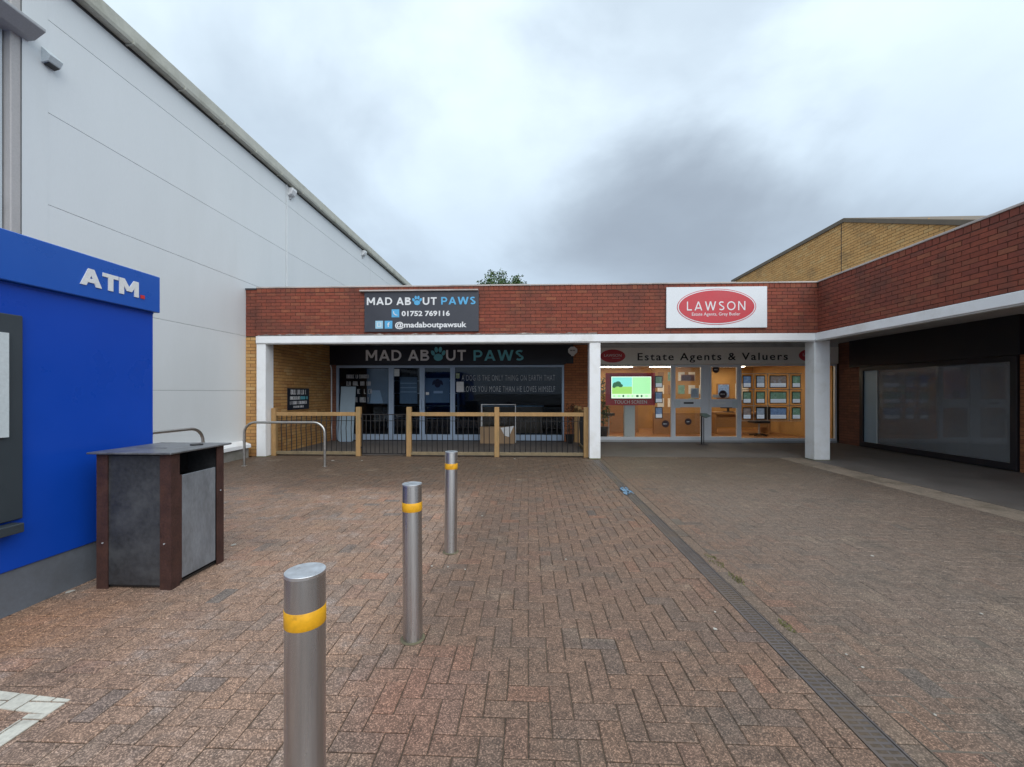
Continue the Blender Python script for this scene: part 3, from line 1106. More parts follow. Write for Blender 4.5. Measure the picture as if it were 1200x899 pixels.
# glazed entrance bay nearer the camera, corner pier and canopy
box('corner_trim', 'panel', shed, WX + 0.0005, WX + 0.004, 4.94, 5.22, 0.38, 6.95)
box('corner_pier', 'pierpink', shed, WX - 0.5, WX - 0.012, 4.835, 4.945, 0.0, 6.985, bevel=0.01)
box('corner_mullion', 'palegrey', shed, WX - 0.5, WX - 0.09, 4.745, 4.82, 0.0, 6.985, bevel=0.01)
box('pier_gap', 'darkgap', shed, WX - 0.5, WX - 0.14, 4.8205, 4.8345, 0.0, 6.985)
for k, (a, b) in enumerate(((3.2, 4.74), (1.75, 3.18), (0.3, 1.73))):
    for z0, z1 in ((0.1, 2.6), (2.62, 4.8), (4.82, 6.95)):
        wdw = MB().ring(a, b, z0, z1, 0.06, WX - 0.20, WX - 0.12, plane='x').build('window', 'greymetal', shed)
        box('pane', 'glassdark', wdw, WX - 0.165, WX - 0.155, a + 0.055, b - 0.055, z0 + 0.055, z1 - 0.055)
box('back_wall', 'roomdark', shed, -10.0, -9.9, 0.3, 4.6, 0, 6.95)
box('entrance_floor', 'roomgrey', shed, -9.9, WX - 0.21, 0.3, 4.6, 0, 0.06)
# canopy with a wedge-shaped end
MB().prism([(WX - 0.1, 5.94), (WX + 0.10, 5.95), (WX + 0.25, 6.05), (WX + 0.25, 6.09), (WX - 0.1, 6.13)], 'y', 2.2, 5.0) \
    .build('canopy', 'greymetal', shed, bevel=0.006)

fl = thing('flood_light', 'small grey floodlight box under the canopy corner on the white shed', 'light', (WX, 5.2, 5.85))
MB().prism([(WX + 0.001, 5.80), (WX + 0.09, 5.82), (WX + 0.13, 5.90), (WX + 0.001, 6.02)], 'y', 5.14, 5.30).build('housing', 'palegrey', fl, bevel=0.006)
MB().prism([(WX + 0.02, 5.785), (WX + 0.095, 5.803), (WX + 0.092, 5.815), (WX + 0.02, 5.798)], 'y', 5.16, 5.28).build('lens', 'plastic_black', fl)
for y_, z_, lab in ((10.78, 6.74, 'white wall lamp just under the eaves of the white shed, nearer the camera'),
                    (15.6, 6.74, 'tiny white wall lamp under the eaves near the far end of the shed')):
    wlp = thing('wall_lamp', lab, 'light', (WX, y_, z_))
    MB().prism([(WX + 0.001, z_ - 0.03), (WX + 0.10, z_ + 0.02), (WX + 0.14, z_ + 0.12), (WX + 0.14, z_ + 0.18), (WX + 0.001, z_ + 0.18)],
               'y', y_ - 0.1, y_ + 0.1).build('housing', 'letterwhite', wlp, bevel=0.006)
    box('bracket', 'greymetal', wlp, WX + 0.001, WX + 0.03, y_ - 0.03, y_ + 0.03, z_ - 0.10, z_ - 0.031)

# ================================================================== CASH MACHINE POD
AX = -3.36
atm = thing('cash_machine_pod', 'big glossy blue cash machine pod with ATM fascia beside the white shed', 'cash machine', (-4.3, 2.0, 0))
box('plinth', 'plinthgrey', atm, -5.4, AX - 0.015, -0.8, 3.53, 0.0, 0.288)
box('body', 'blue', atm, -5.4, AX, -0.8, 3.545, 0.29, 2.20, bevel=0.006)
box('fascia', 'bluefascia', atm, -5.44, AX + 0.045, -0.85, 3.565, 2.165, 2.487, bevel=0.005)
box('fascia_shadow_line', 'blue', atm, AX - 0.02, AX + 0.006, -0.8, 3.54, 2.150, 2.163)  # body-blue strip put in as the shadow line under the fascia
stroke_text('ATM', 'letterwhite', atm, (2.90, 2.255), (3.355, 2.385), '+x', AX + 0.0455, t=0.23, gap=0.05)
box('red_square', 'reddot', atm, AX + 0.0452, AX + 0.051, 3.375, 3.41, 2.255, 2.285)
pnl = box('machine_panel', 'machine', atm, AX - 0.01, AX + 0.03, 1.35, 2.575, 0.62, 1.955, bevel=0.006)
MB().ring(1.55, 2.485, 1.165, 1.83, 0.05, AX + 0.0305, AX + 0.05, plane='x').build('screen_surround', 'palegrey', pnl)
box('screen', 'screenblack', pnl, AX + 0.0302, AX + 0.034, 1.605, 2.43, 1.22, 1.775)
box('shelf', 'machine', pnl, AX + 0.002, AX + 0.09, 1.35, 2.535, 0.545, 0.605, bevel=0.004)
box('card_slot', 'letterblack', pnl, AX + 0.0305, AX + 0.045, 1.7, 1.85, 0.86, 0.90)
for k in range(12):
    r_, c_ = divmod(k, 3)
    box('key', 'palegrey', pnl, AX + 0.0305, AX + 0.04, 2.0 + c_ * 0.07, 2.05 + c_ * 0.07, 0.75 + r_ * 0.06, 0.79 + r_ * 0.06)

# ================================================================== LITTER BIN
BX0, BX1, BY0, BY1 = -3.185, -2.615, 2.90, 3.42
bn = thing('litter_bin', 'boxy litter bin of dark slate panels and rusty iron corner posts by the blue pod', 'bin', (-2.9, 3.16, 0))
t_ = 0.008
pw = 0.085


def angle_post(cx, cy, sx, sy, wx=pw, wy=0.075):
    """an L-shaped iron post, corner at cx,cy, legs running inwards"""
    pts = [(cx, cy), (cx + sx * wx, cy), (cx + sx * wx, cy + sy * t_), (cx + sx * t_, cy + sy * t_), (cx + sx * t_, cy + sy * wy), (cx, cy + sy * wy)]
    if sx * sy < 0:
        pts = pts[::-1]
    return MB().prism(pts, 'z', 0.0, 0.998)


for sx, sy, cx, cy in ((1, 1, BX0, BY0), (-1, 1, BX1, BY0), (1, -1, BX0, BY1), (-1, -1, BX1, BY1)):
    p_ = angle_post(cx, cy, sx, sy).build('corner_post', 'rust', bn)
    bx_ = cx + sx * 0.05
    if sy > 0:
        MB().tube([(bx_, BY0 - 0.006, 0.34), (bx_, BY0 - 0.0005, 0.34)], 0.0055, 8).build('bolt', 'greymetal', p_)
    else:
        MB().tube([(cx - sx * 0.0005, BY1 - 0.04, 0.62), (cx - sx * 0.006, BY1 - 0.04, 0.62)], 0.0055, 8).build('bolt', 'greymetal', p_)
box('side_panel', 'binpanel', bn, BX0 + 0.06, BX1 - 0.06, BY0 + 0.010, BY0 + 0.016, 0.03, 0.985)
box('side_panel', 'binpanel', bn, BX0 + 0.06, BX1 - 0.06, BY1 - 0.016, BY1 - 0.010, 0.03, 0.985)
box('side_panel', 'binpanel', bn, BX0 + 0.010, BX0 + 0.016, BY0 + 0.05, BY1 - 0.05, 0.03, 0.985)
dp = box('door_panel', 'bindoor', bn, BX1 - 0.016, BX1 - 0.006, BY0 + 0.10, BY1 - 0.085, 0.045, 0.825, bevel=0.003)
box('door_edge', 'rust', dp, BX1 - 0.02, BX1 - 0.003, BY0 + 0.078, BY0 + 0.098, 0.03, 0.83)
box('back_lining', 'blackmetal', bn, BX1 - 0.30, BX1 - 0.295, BY0 + 0.03, BY1 - 0.03, 0.03, 0.985)
box('liner', 'blackmetal', bn, BX1 - 0.28, BX1 - 0.03, BY0 + 0.09, BY1 - 0.09, 0.05, 0.78)
box('base_plate', 'blackmetal', bn, BX0 + 0.02, BX1 - 0.02, BY0 + 0.02, BY1 - 0.02, 0.012, 0.026)
lid = box('lid', 'bintop', bn, BX0 - 0.03, BX1 + 0.035, BY0 - 0.045, BY1 + 0.05, 0.999, 1.013, bevel=0.003)
MB().tube([(BX1 - 0.14, BY1 - 0.12, 1.0135), (BX1 - 0.14, BY1 - 0.12, 1.022)], 0.045, 16).build('stubber_plate', 'blackmetal', lid, smooth=True)
box('hatch_seam', 'darkgap', lid, BX0 + 0.10, BX1 - 0.22, BY0 + 0.20, BY0 + 0.212, 1.0132, 1.0142)


# ================================================================== BOLLARDS
def lathe(prof, cx, cy, n=40):
    mb = MB()
    for r, z in prof:
        for k in range(n):
            a = 2 * math.pi * k / n
            mb.v.append((cx + r * math.cos(a), cy + r * math.sin(a), z))
    for i in range(len(prof) - 1):
        for k in range(n):
            q = (k + 1) % n
            mb.f.append((i * n + k, i * n + q, (i + 1) * n + q, (i + 1) * n + k))
    mb.f.append(tuple(range(n - 1, -1, -1)))
    mb.f.append(tuple((len(prof) - 1) * n + k for k in range(n)))
    return mb


bl_labels = ['nearest steel bollard with yellow band, cut off by the bottom of the picture',
             'middle steel bollard of the three with a yellow band',
             'farthest steel bollard with yellow band, in front of the wooden fence']
b0 = None
for (bx_, by_), lab in zip(((-0.672, 1.21), (-0.68, 2.39), (-0.705, 3.70)), bl_labels):
    if b0 is None:
        b0 = thing('bollard', lab, 'bollard', (bx_, by_, 0), 'steel bollards in a row')
        lathe([(0.057, -0.02), (0.057, 0.905)], bx_, by_, 48).build('post', 'steel', b0, smooth=True)
        lathe([(0.0572, 0.9052), (0.0572, 0.9135), (0.0566, 0.9142)], bx_, by_, 48).build('cap', 'steeltop', b0, smooth=True)
        lathe([(0.0572, 0.757), (0.0580, 0.758), (0.0580, 0.808), (0.0572, 0.809)], bx_, by_, 48).build('yellow_band', 'yellowband', b0, smooth=True)
        lathe([(0.060, -0.005), (0.072, 0.0025), (0.0575, 0.007)], bx_, by_, 24).build('grout_ring', 'rim', b0, smooth=True)
        src = b0
    else:
        o = src.copy()
        COL.objects.link(o)
        o.location = (bx_, by_, 0)
        o.rotation_euler = (random.uniform(-0.006, 0.006), random.uniform(-0.006, 0.006), random.uniform(0, 6))
        o['label'] = lab
        for ch_ in list(src.children):
            c = ch_.copy()
            COL.objects.link(c)
            c.parent = o


# ================================================================== HOOP BARRIERS
def hoop(label, a, b, h, rad=0.024, bend=0.22):
    a, b = Vector((*a, 0)), Vector((*b, 0))
    d = (b - a).normalized()
    t = thing('hoop_barrier', label, 'barrier', ((a + b) / 2)[:], 'steel hoop barriers')
    pts = [a + Vector((0, 0, -0.02)), a + Vector((0, 0, h - bend))]
    for k in range(1, 9):
        an = math.pi / 2 * k / 8
        pts.append(a + d * bend * (1 - math.cos(an)) + Vector((0, 0, h - bend + bend * math.sin(an))))
    for k in range(0, 9):
        an = math.pi / 2 * k / 8
        pts.append(b - d * bend * (1 - math.sin(an)) + Vector((0, 0, h - bend + bend * math.cos(an))))
    pts.append(b + Vector((0, 0, -0.02)))
    MB().tube(pts, rad, 14).build('hoop', 'hoopsteel', t, smooth=True)
    for p in (a, b):
        lathe([(0.05, 0.0), (0.05, 0.006), (rad + 0.004, 0.010)], p.x, p.y, 20).build('base_flange', 'hoopsteel', t, smooth=True)
    return t


hoop('steel hoop barrier standing in front of the white left column and fence', (-5.60, 7.87), (-3.98, 7.87), 0.86)
hoop('steel hoop barrier half hidden behind the litter bin by the shed wall', (-5.55, 5.35), (-5.42, 6.62), 0.86)

# ================================================================== SHOP ROW (FRONT)
row = thing('shop_row', 'single-storey shop row with red brick parapet and white columns facing the camera', 'building', (0, 12, 0))
SY = 12.1
PT, PB = 3.80, 2.725                     # brick top and bottom of the parapet
walls = []
core = box('parapet_wall', 'mortar_red', row, -6.13, 6.215, 9.03, 9.30, PB, PT)
walls.append((core, brick_units('x', -6.13, 6.205, PB + 0.004, PT, 9.03, 0, 'redbrick', soldier=0.105)))
core2 = box('parapet_return', 'mortar_red', row, -6.405, -6.131, 9.06, 9.30, PB, PT - 0.02)
walls.append((core2, brick_units('x', -6.405, -6.131, PB + 0.004, PT - 0.02, 9.06, 0, 'redbrick')))
pier = box('brick_pier', 'mortar_yel', row, -6.405, -6.112, 9.06, 9.30, 0.0, PB - 0.001)
walls.append((pier, brick_units('x', -6.405, -6.115, 0.005, PB, 9.06, 0, 'yellowbrick')))
sw = box('side_wall', 'mortar_yel', row, -6.30, -5.95, 9.301, SY + 0.2, 0.0, 2.855)
walls.append((sw, brick_units('y', 9.301, SY, 0.005, 2.85, -5.95, 1, 'yellowbrick')))
lp = box('brick_pier', 'mortar_red', row, -5.949, -5.775, SY, SY + 0.2, 0.0, 2.858)
walls.append((lp, brick_units('x', -5.935, -5.78, 0.005, 2.30, SY, 0, 'brownbrick')))
op = box('brick_pier', 'mortar_yel', row, 1.056, 2.05, SY, SY + 0.2, 0.0, 2.858)
walls.append((op, brick_units('x', 1.06, 2.045, 0.005, 2.85, SY, 0, 'orangebrick')))
place_units(walls)
# coping, felt upstand, flashing, fascia beam, soffit
ncp = 14
for k in range(ncp):
    a_ = -6.14 + k * 12.38 / ncp
    dz_ = random.uniform(-0.002, 0.004)
    box('coping', 'coping', row, a_ + 0.002, a_ + 12.38 / ncp - 0.002, 9.005 + random.uniform(-.004, .004), 9.33, PT + 0.001, PT + 0.032 + dz_, bevel=0.004)
box('coping', 'felt', row, -6.41, -6.141, 9.03, 9.33, PT - 0.019, PT + 0.012, bevel=0.004)
box('felt_upstand', 'felt', row, -3.45, 6.6, 9.36, 9.55, PT + 0.0, PT + 0.075, bevel=0.01)
fz = MB()
xs_ = [-6.1 + i * 0.1 for i in range(124)]
prof = [(x, 2.722 - random.uniform(0.0, 0.004)) for x in xs_]
prof_t = [(x, 2.738 + (random.uniform(0.004, 0.030) if random.random() < 0.55 else random.uniform(0, 0.01))) for x in xs_ if x < 1.6]
prof = [p for p in prof if p[0] < 1.6]
fz.prism(prof + prof_t[::-1], 'y', 8.998, 9.020).build('lead_flashing', 'lead', row)
box('fascia_beam', 'whitepaint', row, -6.11, 6.098, 8.955, 9.06, 2.555, 2.712, bevel=0.006)
box('beam_drip', 'soffit', row, -6.11, 6.098, 8.975, 9.05, 2.535, 2.554)
box('beam_gap', 'darkgap', row, -6.11, 6.2, 8.985, 9.06, 2.7125, 2.7235)
box('soffit', 'soffit', row, -6.3, 6.35, 9.061, SY + 0.15, 2.86, 2.90)
box('beam_back', 'whitepaint', row, -6.1, 6.10, 9.0605, 9.12, 2.56, 2.859)
box('roof', 'felt', row, -6.40, 6.6, 9.30, 17, 3.55, 3.62)
box('soffit', 'soffit', row, 6.351, 9.1, 9.25, SY + 0.15, 2.86, 2.90)
for nm, x0, x1, y0, y1 in (('column', -6.11, -5.90, 8.98, 9.27), ('column', 1.335, 1.572, 8.98, 9.24), ('column', 6.102, 6.425, 8.985, 9.29)):
    c_ = box(nm, 'whitepaint', row, x0, x1, y0, y1, 0.012, 2.554, bevel=0.006)
    box('base_joint', 'moss', c_, x0 - 0.012, x1 + 0.012, y0 - 0.012, y1 + 0.012, -0.003, 0.0115)
# interior shells
box('ceiling', 'roomdark', row, -5.95, 1.5, SY + 0.151, 16.5, 2.64, 2.7)
box('ceiling', 'roomceil', row, 2.05, 8.85, SY + 0.151, 16.5, 2.44, 2.5)
box('back_wall', 'roomdark', row, -6.0, 1.5, 16.5, 16.6, 0, 2.7)
box('back_wall', 'roomorange', row, 2.05, 9.0, 16.5, 16.6, 0, 2.7)
box('room_wall', 'roomdark', row, -6.1, -5.951, SY + 0.201, 16.5, 0, 2.64)
box('room_wall', 'roomdark', row, 1.50, 1.56, SY + 0.201, 16.5, 0, 2.64)
box('room_wall', 'roomorange', row, 1.98, 2.05, SY + 0.201, 16.5, 0, 2.64)
box('room_wall', 'roomorange', row, 8.85, 8.949, SY + 0.201, 16.5, 0, 2.64)
box('room_floor', 'roomdark', row, -5.95, 1.5, SY + 0.101, 16.5, -0.02, 0.03)
box('room_floor', 'roomwood', row, 2.05, 8.85, SY + 0.101, 16.5, -0.02, 0.03)
box('bulkhead', 'roomdark', row, -5.774, 1.055, SY + 0.05, SY + 0.15, 2.27, 2.858)
box('bulkhead', 'roomceil', row, 2.051, 8.9, SY + 0.05, SY + 0.15, 2.27, 2.858)
box('lintel', 'soffit', row, 2.052, 8.84, SY - 0.05, SY + 0.045, 2.752, 2.858)


def window(parent, x0, x1, z0, z1, Y, fm, gm, fw=0.05, bottom=None, name='window', dep=0.07):
    wn = MB().ring(x0, x1, z0, z1, fw, Y, Y + dep, bottom=bottom).build(name, fm, parent, bevel=0.003)
    fb = fw if bottom is None else bottom
    box('pane', gm, wn, x0 + fw - 0.004, x1 - fw + 0.004, Y + dep * 0.45, Y + dep * 0.45 + 0.008, z0 + fb - 0.004, z1 - fw + 0.004)
    return wn


# left shop: blue-grey aluminium front
window(row, -5.772, -4.10, 0.03, 2.262, SY, 'frameblue', 'glass', 0.075, 0.17)
d1 = window(row, -4.098, -3.165, 0.03, 2.262, SY, 'frameblue', 'glass', 0.075, 0.17, 'door')
d2 = window(row, -3.163, -2.245, 0.03, 2.262, SY, 'frameblue', 'glass', 0.075, 0.17, 'door')
window(row, -2.243, 1.054, 0.03, 2.262, SY, 'frameblue', 'glass', 0.065, 0.17)
box('handle', 'frameblue', d2, -3.155, -3.095, SY - 0.04, SY - 0.001, 0.95, 1.25, bevel=0.008)
box('handle', 'frameblue', d1, -3.235, -3.175, SY - 0.04, SY - 0.001, 0.95, 1.25, bevel=0.008)
box('letter_plate', 'letterwhite', d2, -3.05, -2.96, SY - 0.006, SY + 0.028, 1.38, 1.46)
# right shop: grey aluminium front, two doors with solid middle rails
window(row, 2.052, 4.205, 0.06, 2.262, SY, 'framegrey', 'glassclear', 0.045, 0.09)
window(row, 6.118, 8.84, 0.06, 2.262, SY, 'framegrey', 'glassclear', 0.045, 0.07)
for x0, x1 in ((4.207, 5.09), (5.235, 6.116)):
    dd = MB().ring(x0, x1, 0.06, 2.262, 0.078, SY, SY + 0.07, bottom=0.11).build('door', 'framegrey', row, bevel=0.003)
    box('mid_rail', 'framegrey', dd, x0 + 0.079, x1 - 0.079, SY + 0.005, SY + 0.065, 1.02, 1.26)
    box('pane', 'glassclear', dd, x0 + 0.074, x1 - 0.074, SY + 0.03, SY + 0.038, 1.2605, 2.188)
    box('pane', 'glassclear', dd, x0 + 0.074, x1 - 0.074, SY + 0.03, SY + 0.038, 0.167, 1.0195)
    if x0 < 5:
        box('letter_slot', 'letterblack', dd, 4.52, 4.80, SY - 0.003, SY + 0.004, 1.12, 1.17)
        box('push_plate', 'palegrey', dd, 4.23, 4.42, SY - 0.006, SY - 0.0005, 1.00, 1.24, bevel=0.002)
    else:
        box('letter_slot', 'letterwhite', dd, 5.42, 5.72, SY - 0.003, SY + 0.004, 1.11, 1.17)
        box('push_plate', 'palegrey', dd, 5.90, 6.06, SY - 0.006, SY - 0.0005, 1.00, 1.24, bevel=0.002)
box('centre_panel', 'framegrey', row, 5.092, 5.233, SY + 0.004, SY + 0.07, 0.06, 2.262, bevel=0.003)
box('threshold', 'greymetal', row, 2.052, 8.84, SY - 0.01, SY + 0.1, 0.006, 0.058)
# ceiling lamps that are lit inside the right shop
for k, (x, y) in enumerate(((2.9, 13.1), (4.6, 13.1), (7.2, 13.1), (3.3, 15.6), (5.2, 15.6), (7.4, 15.6))):
    lt = thing('ceiling_light', ['lit strip light over the screen in the right shop', 'lit strip light behind the two shop doors',
               'lit strip light above the property cards', 'lit strip light at the back left of the right shop',
               'lit strip light at the back middle of the right shop', 'lit strip light at the back right of the right shop'][k],
               'light', (x, y, 2.4), 'lit ceiling lights in the right shop')
    box('tray', 'letterwhite', lt, x - 0.62, x + 0.62, y - 0.17, y + 0.17, 2.415, 2.4395)
    box('diffuser', 'lamp', lt, x - 0.6, x + 0.6, y - 0.15, y + 0.15, 2.40, 2.4145)
pc = MB().tube([(-5.90, SY - 0.03, 0.02), (-5.90, SY - 0.03, 2.12), (-5.91, SY - 0.03, 2.2), (-5.93, SY - 0.03, 2.24), (-5.93, SY - 0.03, 2.27)], 0.018, 8) \
    .build('waste_pipe', 'letterwhite', row, smooth=True)

# ================================================================== SIGNS ON THE ROW
def paw(parent, m, cu, cv, s, Y):
    """paw print: one pad and four toes, flat"""
    c = atY(cu, cv, Y)
    k = s
    for nm, dx, dz, rx, rz, rot in (('paw_pad', 0, -0.20, 0.34, 0.27, 0), ('paw_toe', -0.40, 0.12, 0.13, 0.20, 0.45),
                                    ('paw_toe', -0.15, 0.36, 0.13, 0.21, 0.12), ('paw_toe', 0.15, 0.36, 0.13, 0.21, -0.12),
                                    ('paw_toe', 0.40, 0.12, 0.13, 0.20, -0.45)):
        MB().disc((c[0] + dx * k, c[2] + dz * k), rx * k, rz * k, Y - 0.004, 24, 0.0035, rot=rot).build(nm, m, parent)


YB = 8.985
s1 = thing('shop_sign', 'charcoal board on the parapet with phone number and blue paw print', 'sign', (-2.37, YB, 3.2))
a_, b_ = atY(427, 389, YB), atY(561, 341, YB)
box('board', 'signdark', s1, a_[0], b_[0], YB, YB + 0.03, a_[2], b_[2], bevel=0.003)
box('drip_cap', 'coping', s1, a_[0] - 0.10, b_[0] - 0.01, YB - 0.05, YB + 0.035, b_[2] + 0.004, b_[2] + 0.034, bevel=0.004)
YL = YB - 0.0005
px_stroke('MAD', 'letterwhite', s1, 430, 459.6, 348.6, 357.6, YL, t=0.19, extrude=0.004)
px_stroke('AB', 'letterwhite', s1, 464.6, 481.6, 348.6, 357.6, YL, t=0.19, extrude=0.004)
paw(s1, 'letterblue', 488.8, 352.7, 0.20, YL)
px_stroke('UT', 'letterwhite', s1, 495.4, 511.8, 348.4, 357.4, YL, t=0.19, extrude=0.004)
px_stroke('PAWS', 'letterblue', s1, 517, 557.3, 347.8, 357, YL, t=0.19, extrude=0.004)
px_text('01752 769116', 'letterwhite', s1, 'lettering', 470.7, 527.2, 364, 370.8, YL, bold=0.03)
px_text('@madaboutpawsuk', 'letterwhite', s1, 'lettering', 463, 546.8, 376.6, 386, YL, bold=0.025)
for (u0, u1, v0, v1, m_) in ((459, 467.9, 362.6, 372, 'letterblue'), (440, 448.8, 376, 385.2, 'iconpale'), (450.9, 459.8, 376, 385.2, 'letterblue')):
    p, q = atY(u0, v1, YL), atY(u1, v0, YL)
    ic = box('icon_square', m_, s1, p[0], q[0], YL - 0.004, YL, p[2], q[2])
    cx, cz, k = (p[0] + q[0]) / 2, (p[2] + q[2]) / 2, (q[0] - p[0])
    if u0 > 455:
        MB().tube([(cx - .24 * k, YL - .006, cz + .26 * k), (cx - .2 * k, YL - .006, cz - .05 * k), (cx + .03 * k, YL - .006, cz - .24 * k),
                   (cx + .26 * k, YL - .006, cz - .26 * k)], 0.010, 6).build('phone_mark', 'letterwhite', ic)
    elif u0 > 450:
        text('f', 'letterwhite', ic, 'lettering', (cx - .15 * k, cz - .3 * k), (cx + .15 * k, cz + .3 * k), '-y', YL - 0.0042, extrude=0.002, bold=.02)
    else:
        MB().ring(cx - .26 * k, cx + .26 * k, cz - .26 * k, cz + .26 * k, 0.012, YL - .006, YL - .0042).build('camera_mark', 'letterwhite', ic)

s2 = thing('shop_sign', 'white board on the parapet with a red oval reading LAWSON', 'sign', (4.05, YB, 3.3))
a_, b_ = atY(781, 384.5, YB), atY(899, 335.5, YB)
box('board', 'signwhite', s2, a_[0], b_[0], YB, YB + 0.03, a_[2], b_[2], bevel=0.003)
c_ = atY(839.5, 359.6, YB)
p, q = atY(793.1, 381, YB), atY(885.9, 338, YB)
rx, rz = (q[0] - p[0]) / 2, (q[2] - p[2]) / 2
MB().disc((c_[0], c_[2]), rx, rz, YB - 0.003, 72, 0.0025).build('oval_rim', 'signred', s2)
MB().disc((c_[0], c_[2]), rx - 0.016, rz - 0.014, YB - 0.005, 72, 0.0018).build('oval_line', 'signwhite', s2)
MB().disc((c_[0], c_[2]), rx - 0.038, rz - 0.034, YB - 0.007, 72, 0.0018).build('oval', 'signred', s2)
px_stroke('LAWSON', 'letterwhite', s2, 805, 873.4, 353, 364, YB - 0.0075, extrude=0.002, t=0.13, gap=0.32)
px_text('Estate Agents, Grey Butler', 'letterwhite', s2, 'lettering', 810.8, 867.4, 366, 371.2, YB - 0.0075, extrude=0.002)

YF = SY - 0.06
s3 = thing('shop_sign', 'dark navy fascia under the canopy with raised MAD ABOUT PAWS letters', 'sign', (-2.4, YF, 2.4))
box('board', 'signnavy', s3, -5.945, 1.10, YF, SY - 0.002, 2.275, 2.855, bevel=0.004)
box('board_extension', 'signnavy', s3, 1.101, 1.32, YF + 0.01, SY - 0.01, 2.3, 2.855)
for bd, m_, u0, u1 in (('MAD', 'lettergrey', 428.8, 470.4), ('AB', 'lettergrey', 478.2, 503), ('UT', 'lettergrey', 522.8, 546), ('PAWS', 'letterteal', 555, 613.6)):
    px_stroke(bd, m_, s3, u0, u1, 410.2, 422.8, YF - 0.0005, extrude=0.012, t=0.18)
paw(s3, 'letterteal', 513.6, 415.6, 0.40, YF)

s4 = thing('shop_sign', 'pale beige fascia with black Estate Agents and Valuers letters and red ovals', 'sign', (5.2, YF, 2.3))
box('board', 'signbeige', s4, 2.052, 8.84, YF, SY - 0.002, 2.275, 2.75, bevel=0.004)
px_text('Estate Agents & Valuers', 'letterblack', s4, 'letter', 747.2, 923, 413.2, 425.2, YF - 0.0005, bold=0.008, extrude=0.012, letters=True, spacing=1.22)
for cx_ in (2.46, 8.1):
    ov = MB().disc((cx_, 2.51), 0.36, 0.19, YF - 0.006, 48, 0.005).build('red_oval', 'signred', s4)
    text('LAWSON', 'letterwhite', ov, 'lettering', (cx_ - 0.25, 2.49), (cx_ + 0.25, 2.57), '-y', YF - 0.0062, extrude=0.002)
    text('Estate Agents', 'letterwhite', ov, 'lettering', (cx_ - 0.02, 2.43), (cx_ + 0.22, 2.46), '-y', YF - 0.0062, extrude=0.002)


def strokes(parent, m, x0, x1, z0, z1, plane, at_, seed, out=1, name='lettering'):
    """a line of writing too small to read: narrow upright strokes"""
    rn = random.Random(seed)
    mb = MB()
    x = x0
    while x < x1 - 0.02:
        wdt = rn.uniform(0.25, 0.5) * (z1 - z0)
        if rn.random() < 0.16:
            x += wdt
            continue
        e = min(x + wdt * 0.8, x1)
        st = 0.14 * (z1 - z0)
        segs = [(x, x + st, z0, z1)]
        kind = rn.randrange(4)
        if kind in (0, 1):
            segs.append((e - st, e, z0, z1))
        if kind in (1, 2):
            segs.append((x + st, e, z1 - st, z1))
        if kind in (2, 3):
            segs.append((x + st, e, z0, z0 + st))
        for p0, p1, q0, q1 in segs:
            if p1 <= p0:
                continue
            if plane == 'y':
                mb.box(p0, p1, at_ - 0.002, at_, q0, q1)
            else:
                mb.box(min(at_, at_ + 0.002 * out), max(at_, at_ + 0.002 * out), p0, p1, q0, q1)
        x += wdt
    return mb.build(name, m, parent)


ps = thing('wall_plaque', 'small dark plaque with pale writing on the yellow brick side wall', 'sign', (-5.95, 10.35, 1.28))
box('board', 'signnavy', ps, -5.938, -5.925, 9.87, 10.86, 1.01, 1.56, bevel=0.003)
strokes(ps, 'lettergrey', 10.0, 10.72, 1.40, 1.52, 'x', -5.9245, 3)
strokes(ps, 'letterwhite', 9.92, 10.42, 1.27, 1.35, 'x', -5.9245, 4)
strokes(ps, 'letterteal', 10.44, 10.8, 1.27, 1.35, 'x', -5.9245, 5)
strokes(ps, 'lettergrey', 9.97, 10.76, 1.15, 1.23, 'x', -5.9245, 6)
strokes(ps, 'lettergrey', 10.12, 10.6, 1.06, 1.11, 'x', -5.9245, 8)

ab = thing('alarm_box', 'white rounded burglar alarm box above the orange brick pier', 'alarm', (1.30, SY, 2.4))
MB().disc((1.30, 2.67), 0.145, 0.13, SY - 0.08, 8, 0.078, a0=math.pi / 8).build('cover', 'letterwhite', ab, bevel=0.015, segs=2)
box('strobe', 'letterwhite', ab, 1.255, 1.345, SY - 0.07, SY - 0.012, 2.515, 2.55, bevel=0.006)
strokes(ab, 'letterblack', 1.22, 1.38, 2.66, 2.695, 'y', SY - 0.0805, 9, name='maker_mark')

# vinyl quotes on the left shop's glass (set on the outside face of the panes)
GY = SY + 0.028
vq = thing('window_quote', 'pale two-line vinyl quote about a dog on the wide pane of the left shop', 'window lettering', (-0.6, GY, 1.6))
px_text('A DOG IS THE ONLY THING ON EARTH THAT', 'vinyl', vq, 'lettering', 541, 650.5, 439.4, 446.2, GY, extrude=0.002, spacing=1.12, bold=-0.006)
px_text('LOVES YOU MORE THAN HE LOVES HIMSELF', 'vinyl', vq, 'lettering', 543.5, 650.5, 452.6, 459.2, GY, extrude=0.002, spacing=1.12, bold=-0.006)
vl = thing('window_quote', 'four short lines of faint vinyl writing on the leftmost pane of the left shop', 'window lettering', (-4.9, GY, 1.5))
for k, (u0, u1, v0, v1) in enumerate(((406, 432, 439, 443.5), (406, 435, 447, 452), (416, 436, 456, 461.5), (415, 432, 465.5, 471.5))):
    p, q = atY(u0, v1, GY), atY(u1, v0, GY)
    strokes(vl, 'vinyl', p[0], q[0], p[2], q[2], 'y', GY, 20 + k)


def flat(name, label, cat, m, u0, u1, v0, v1, Y, th=0.004, group=None):
    p, q = atY(u0, v1, Y), atY(u1, v0, Y)
    o = thing(name, label, cat, ((p[0] + q[0]) / 2, Y, p[2]), group)
    box('sheet', m, o, p[0], q[0], Y - th, Y, p[2], q[2])
    return o, p, q


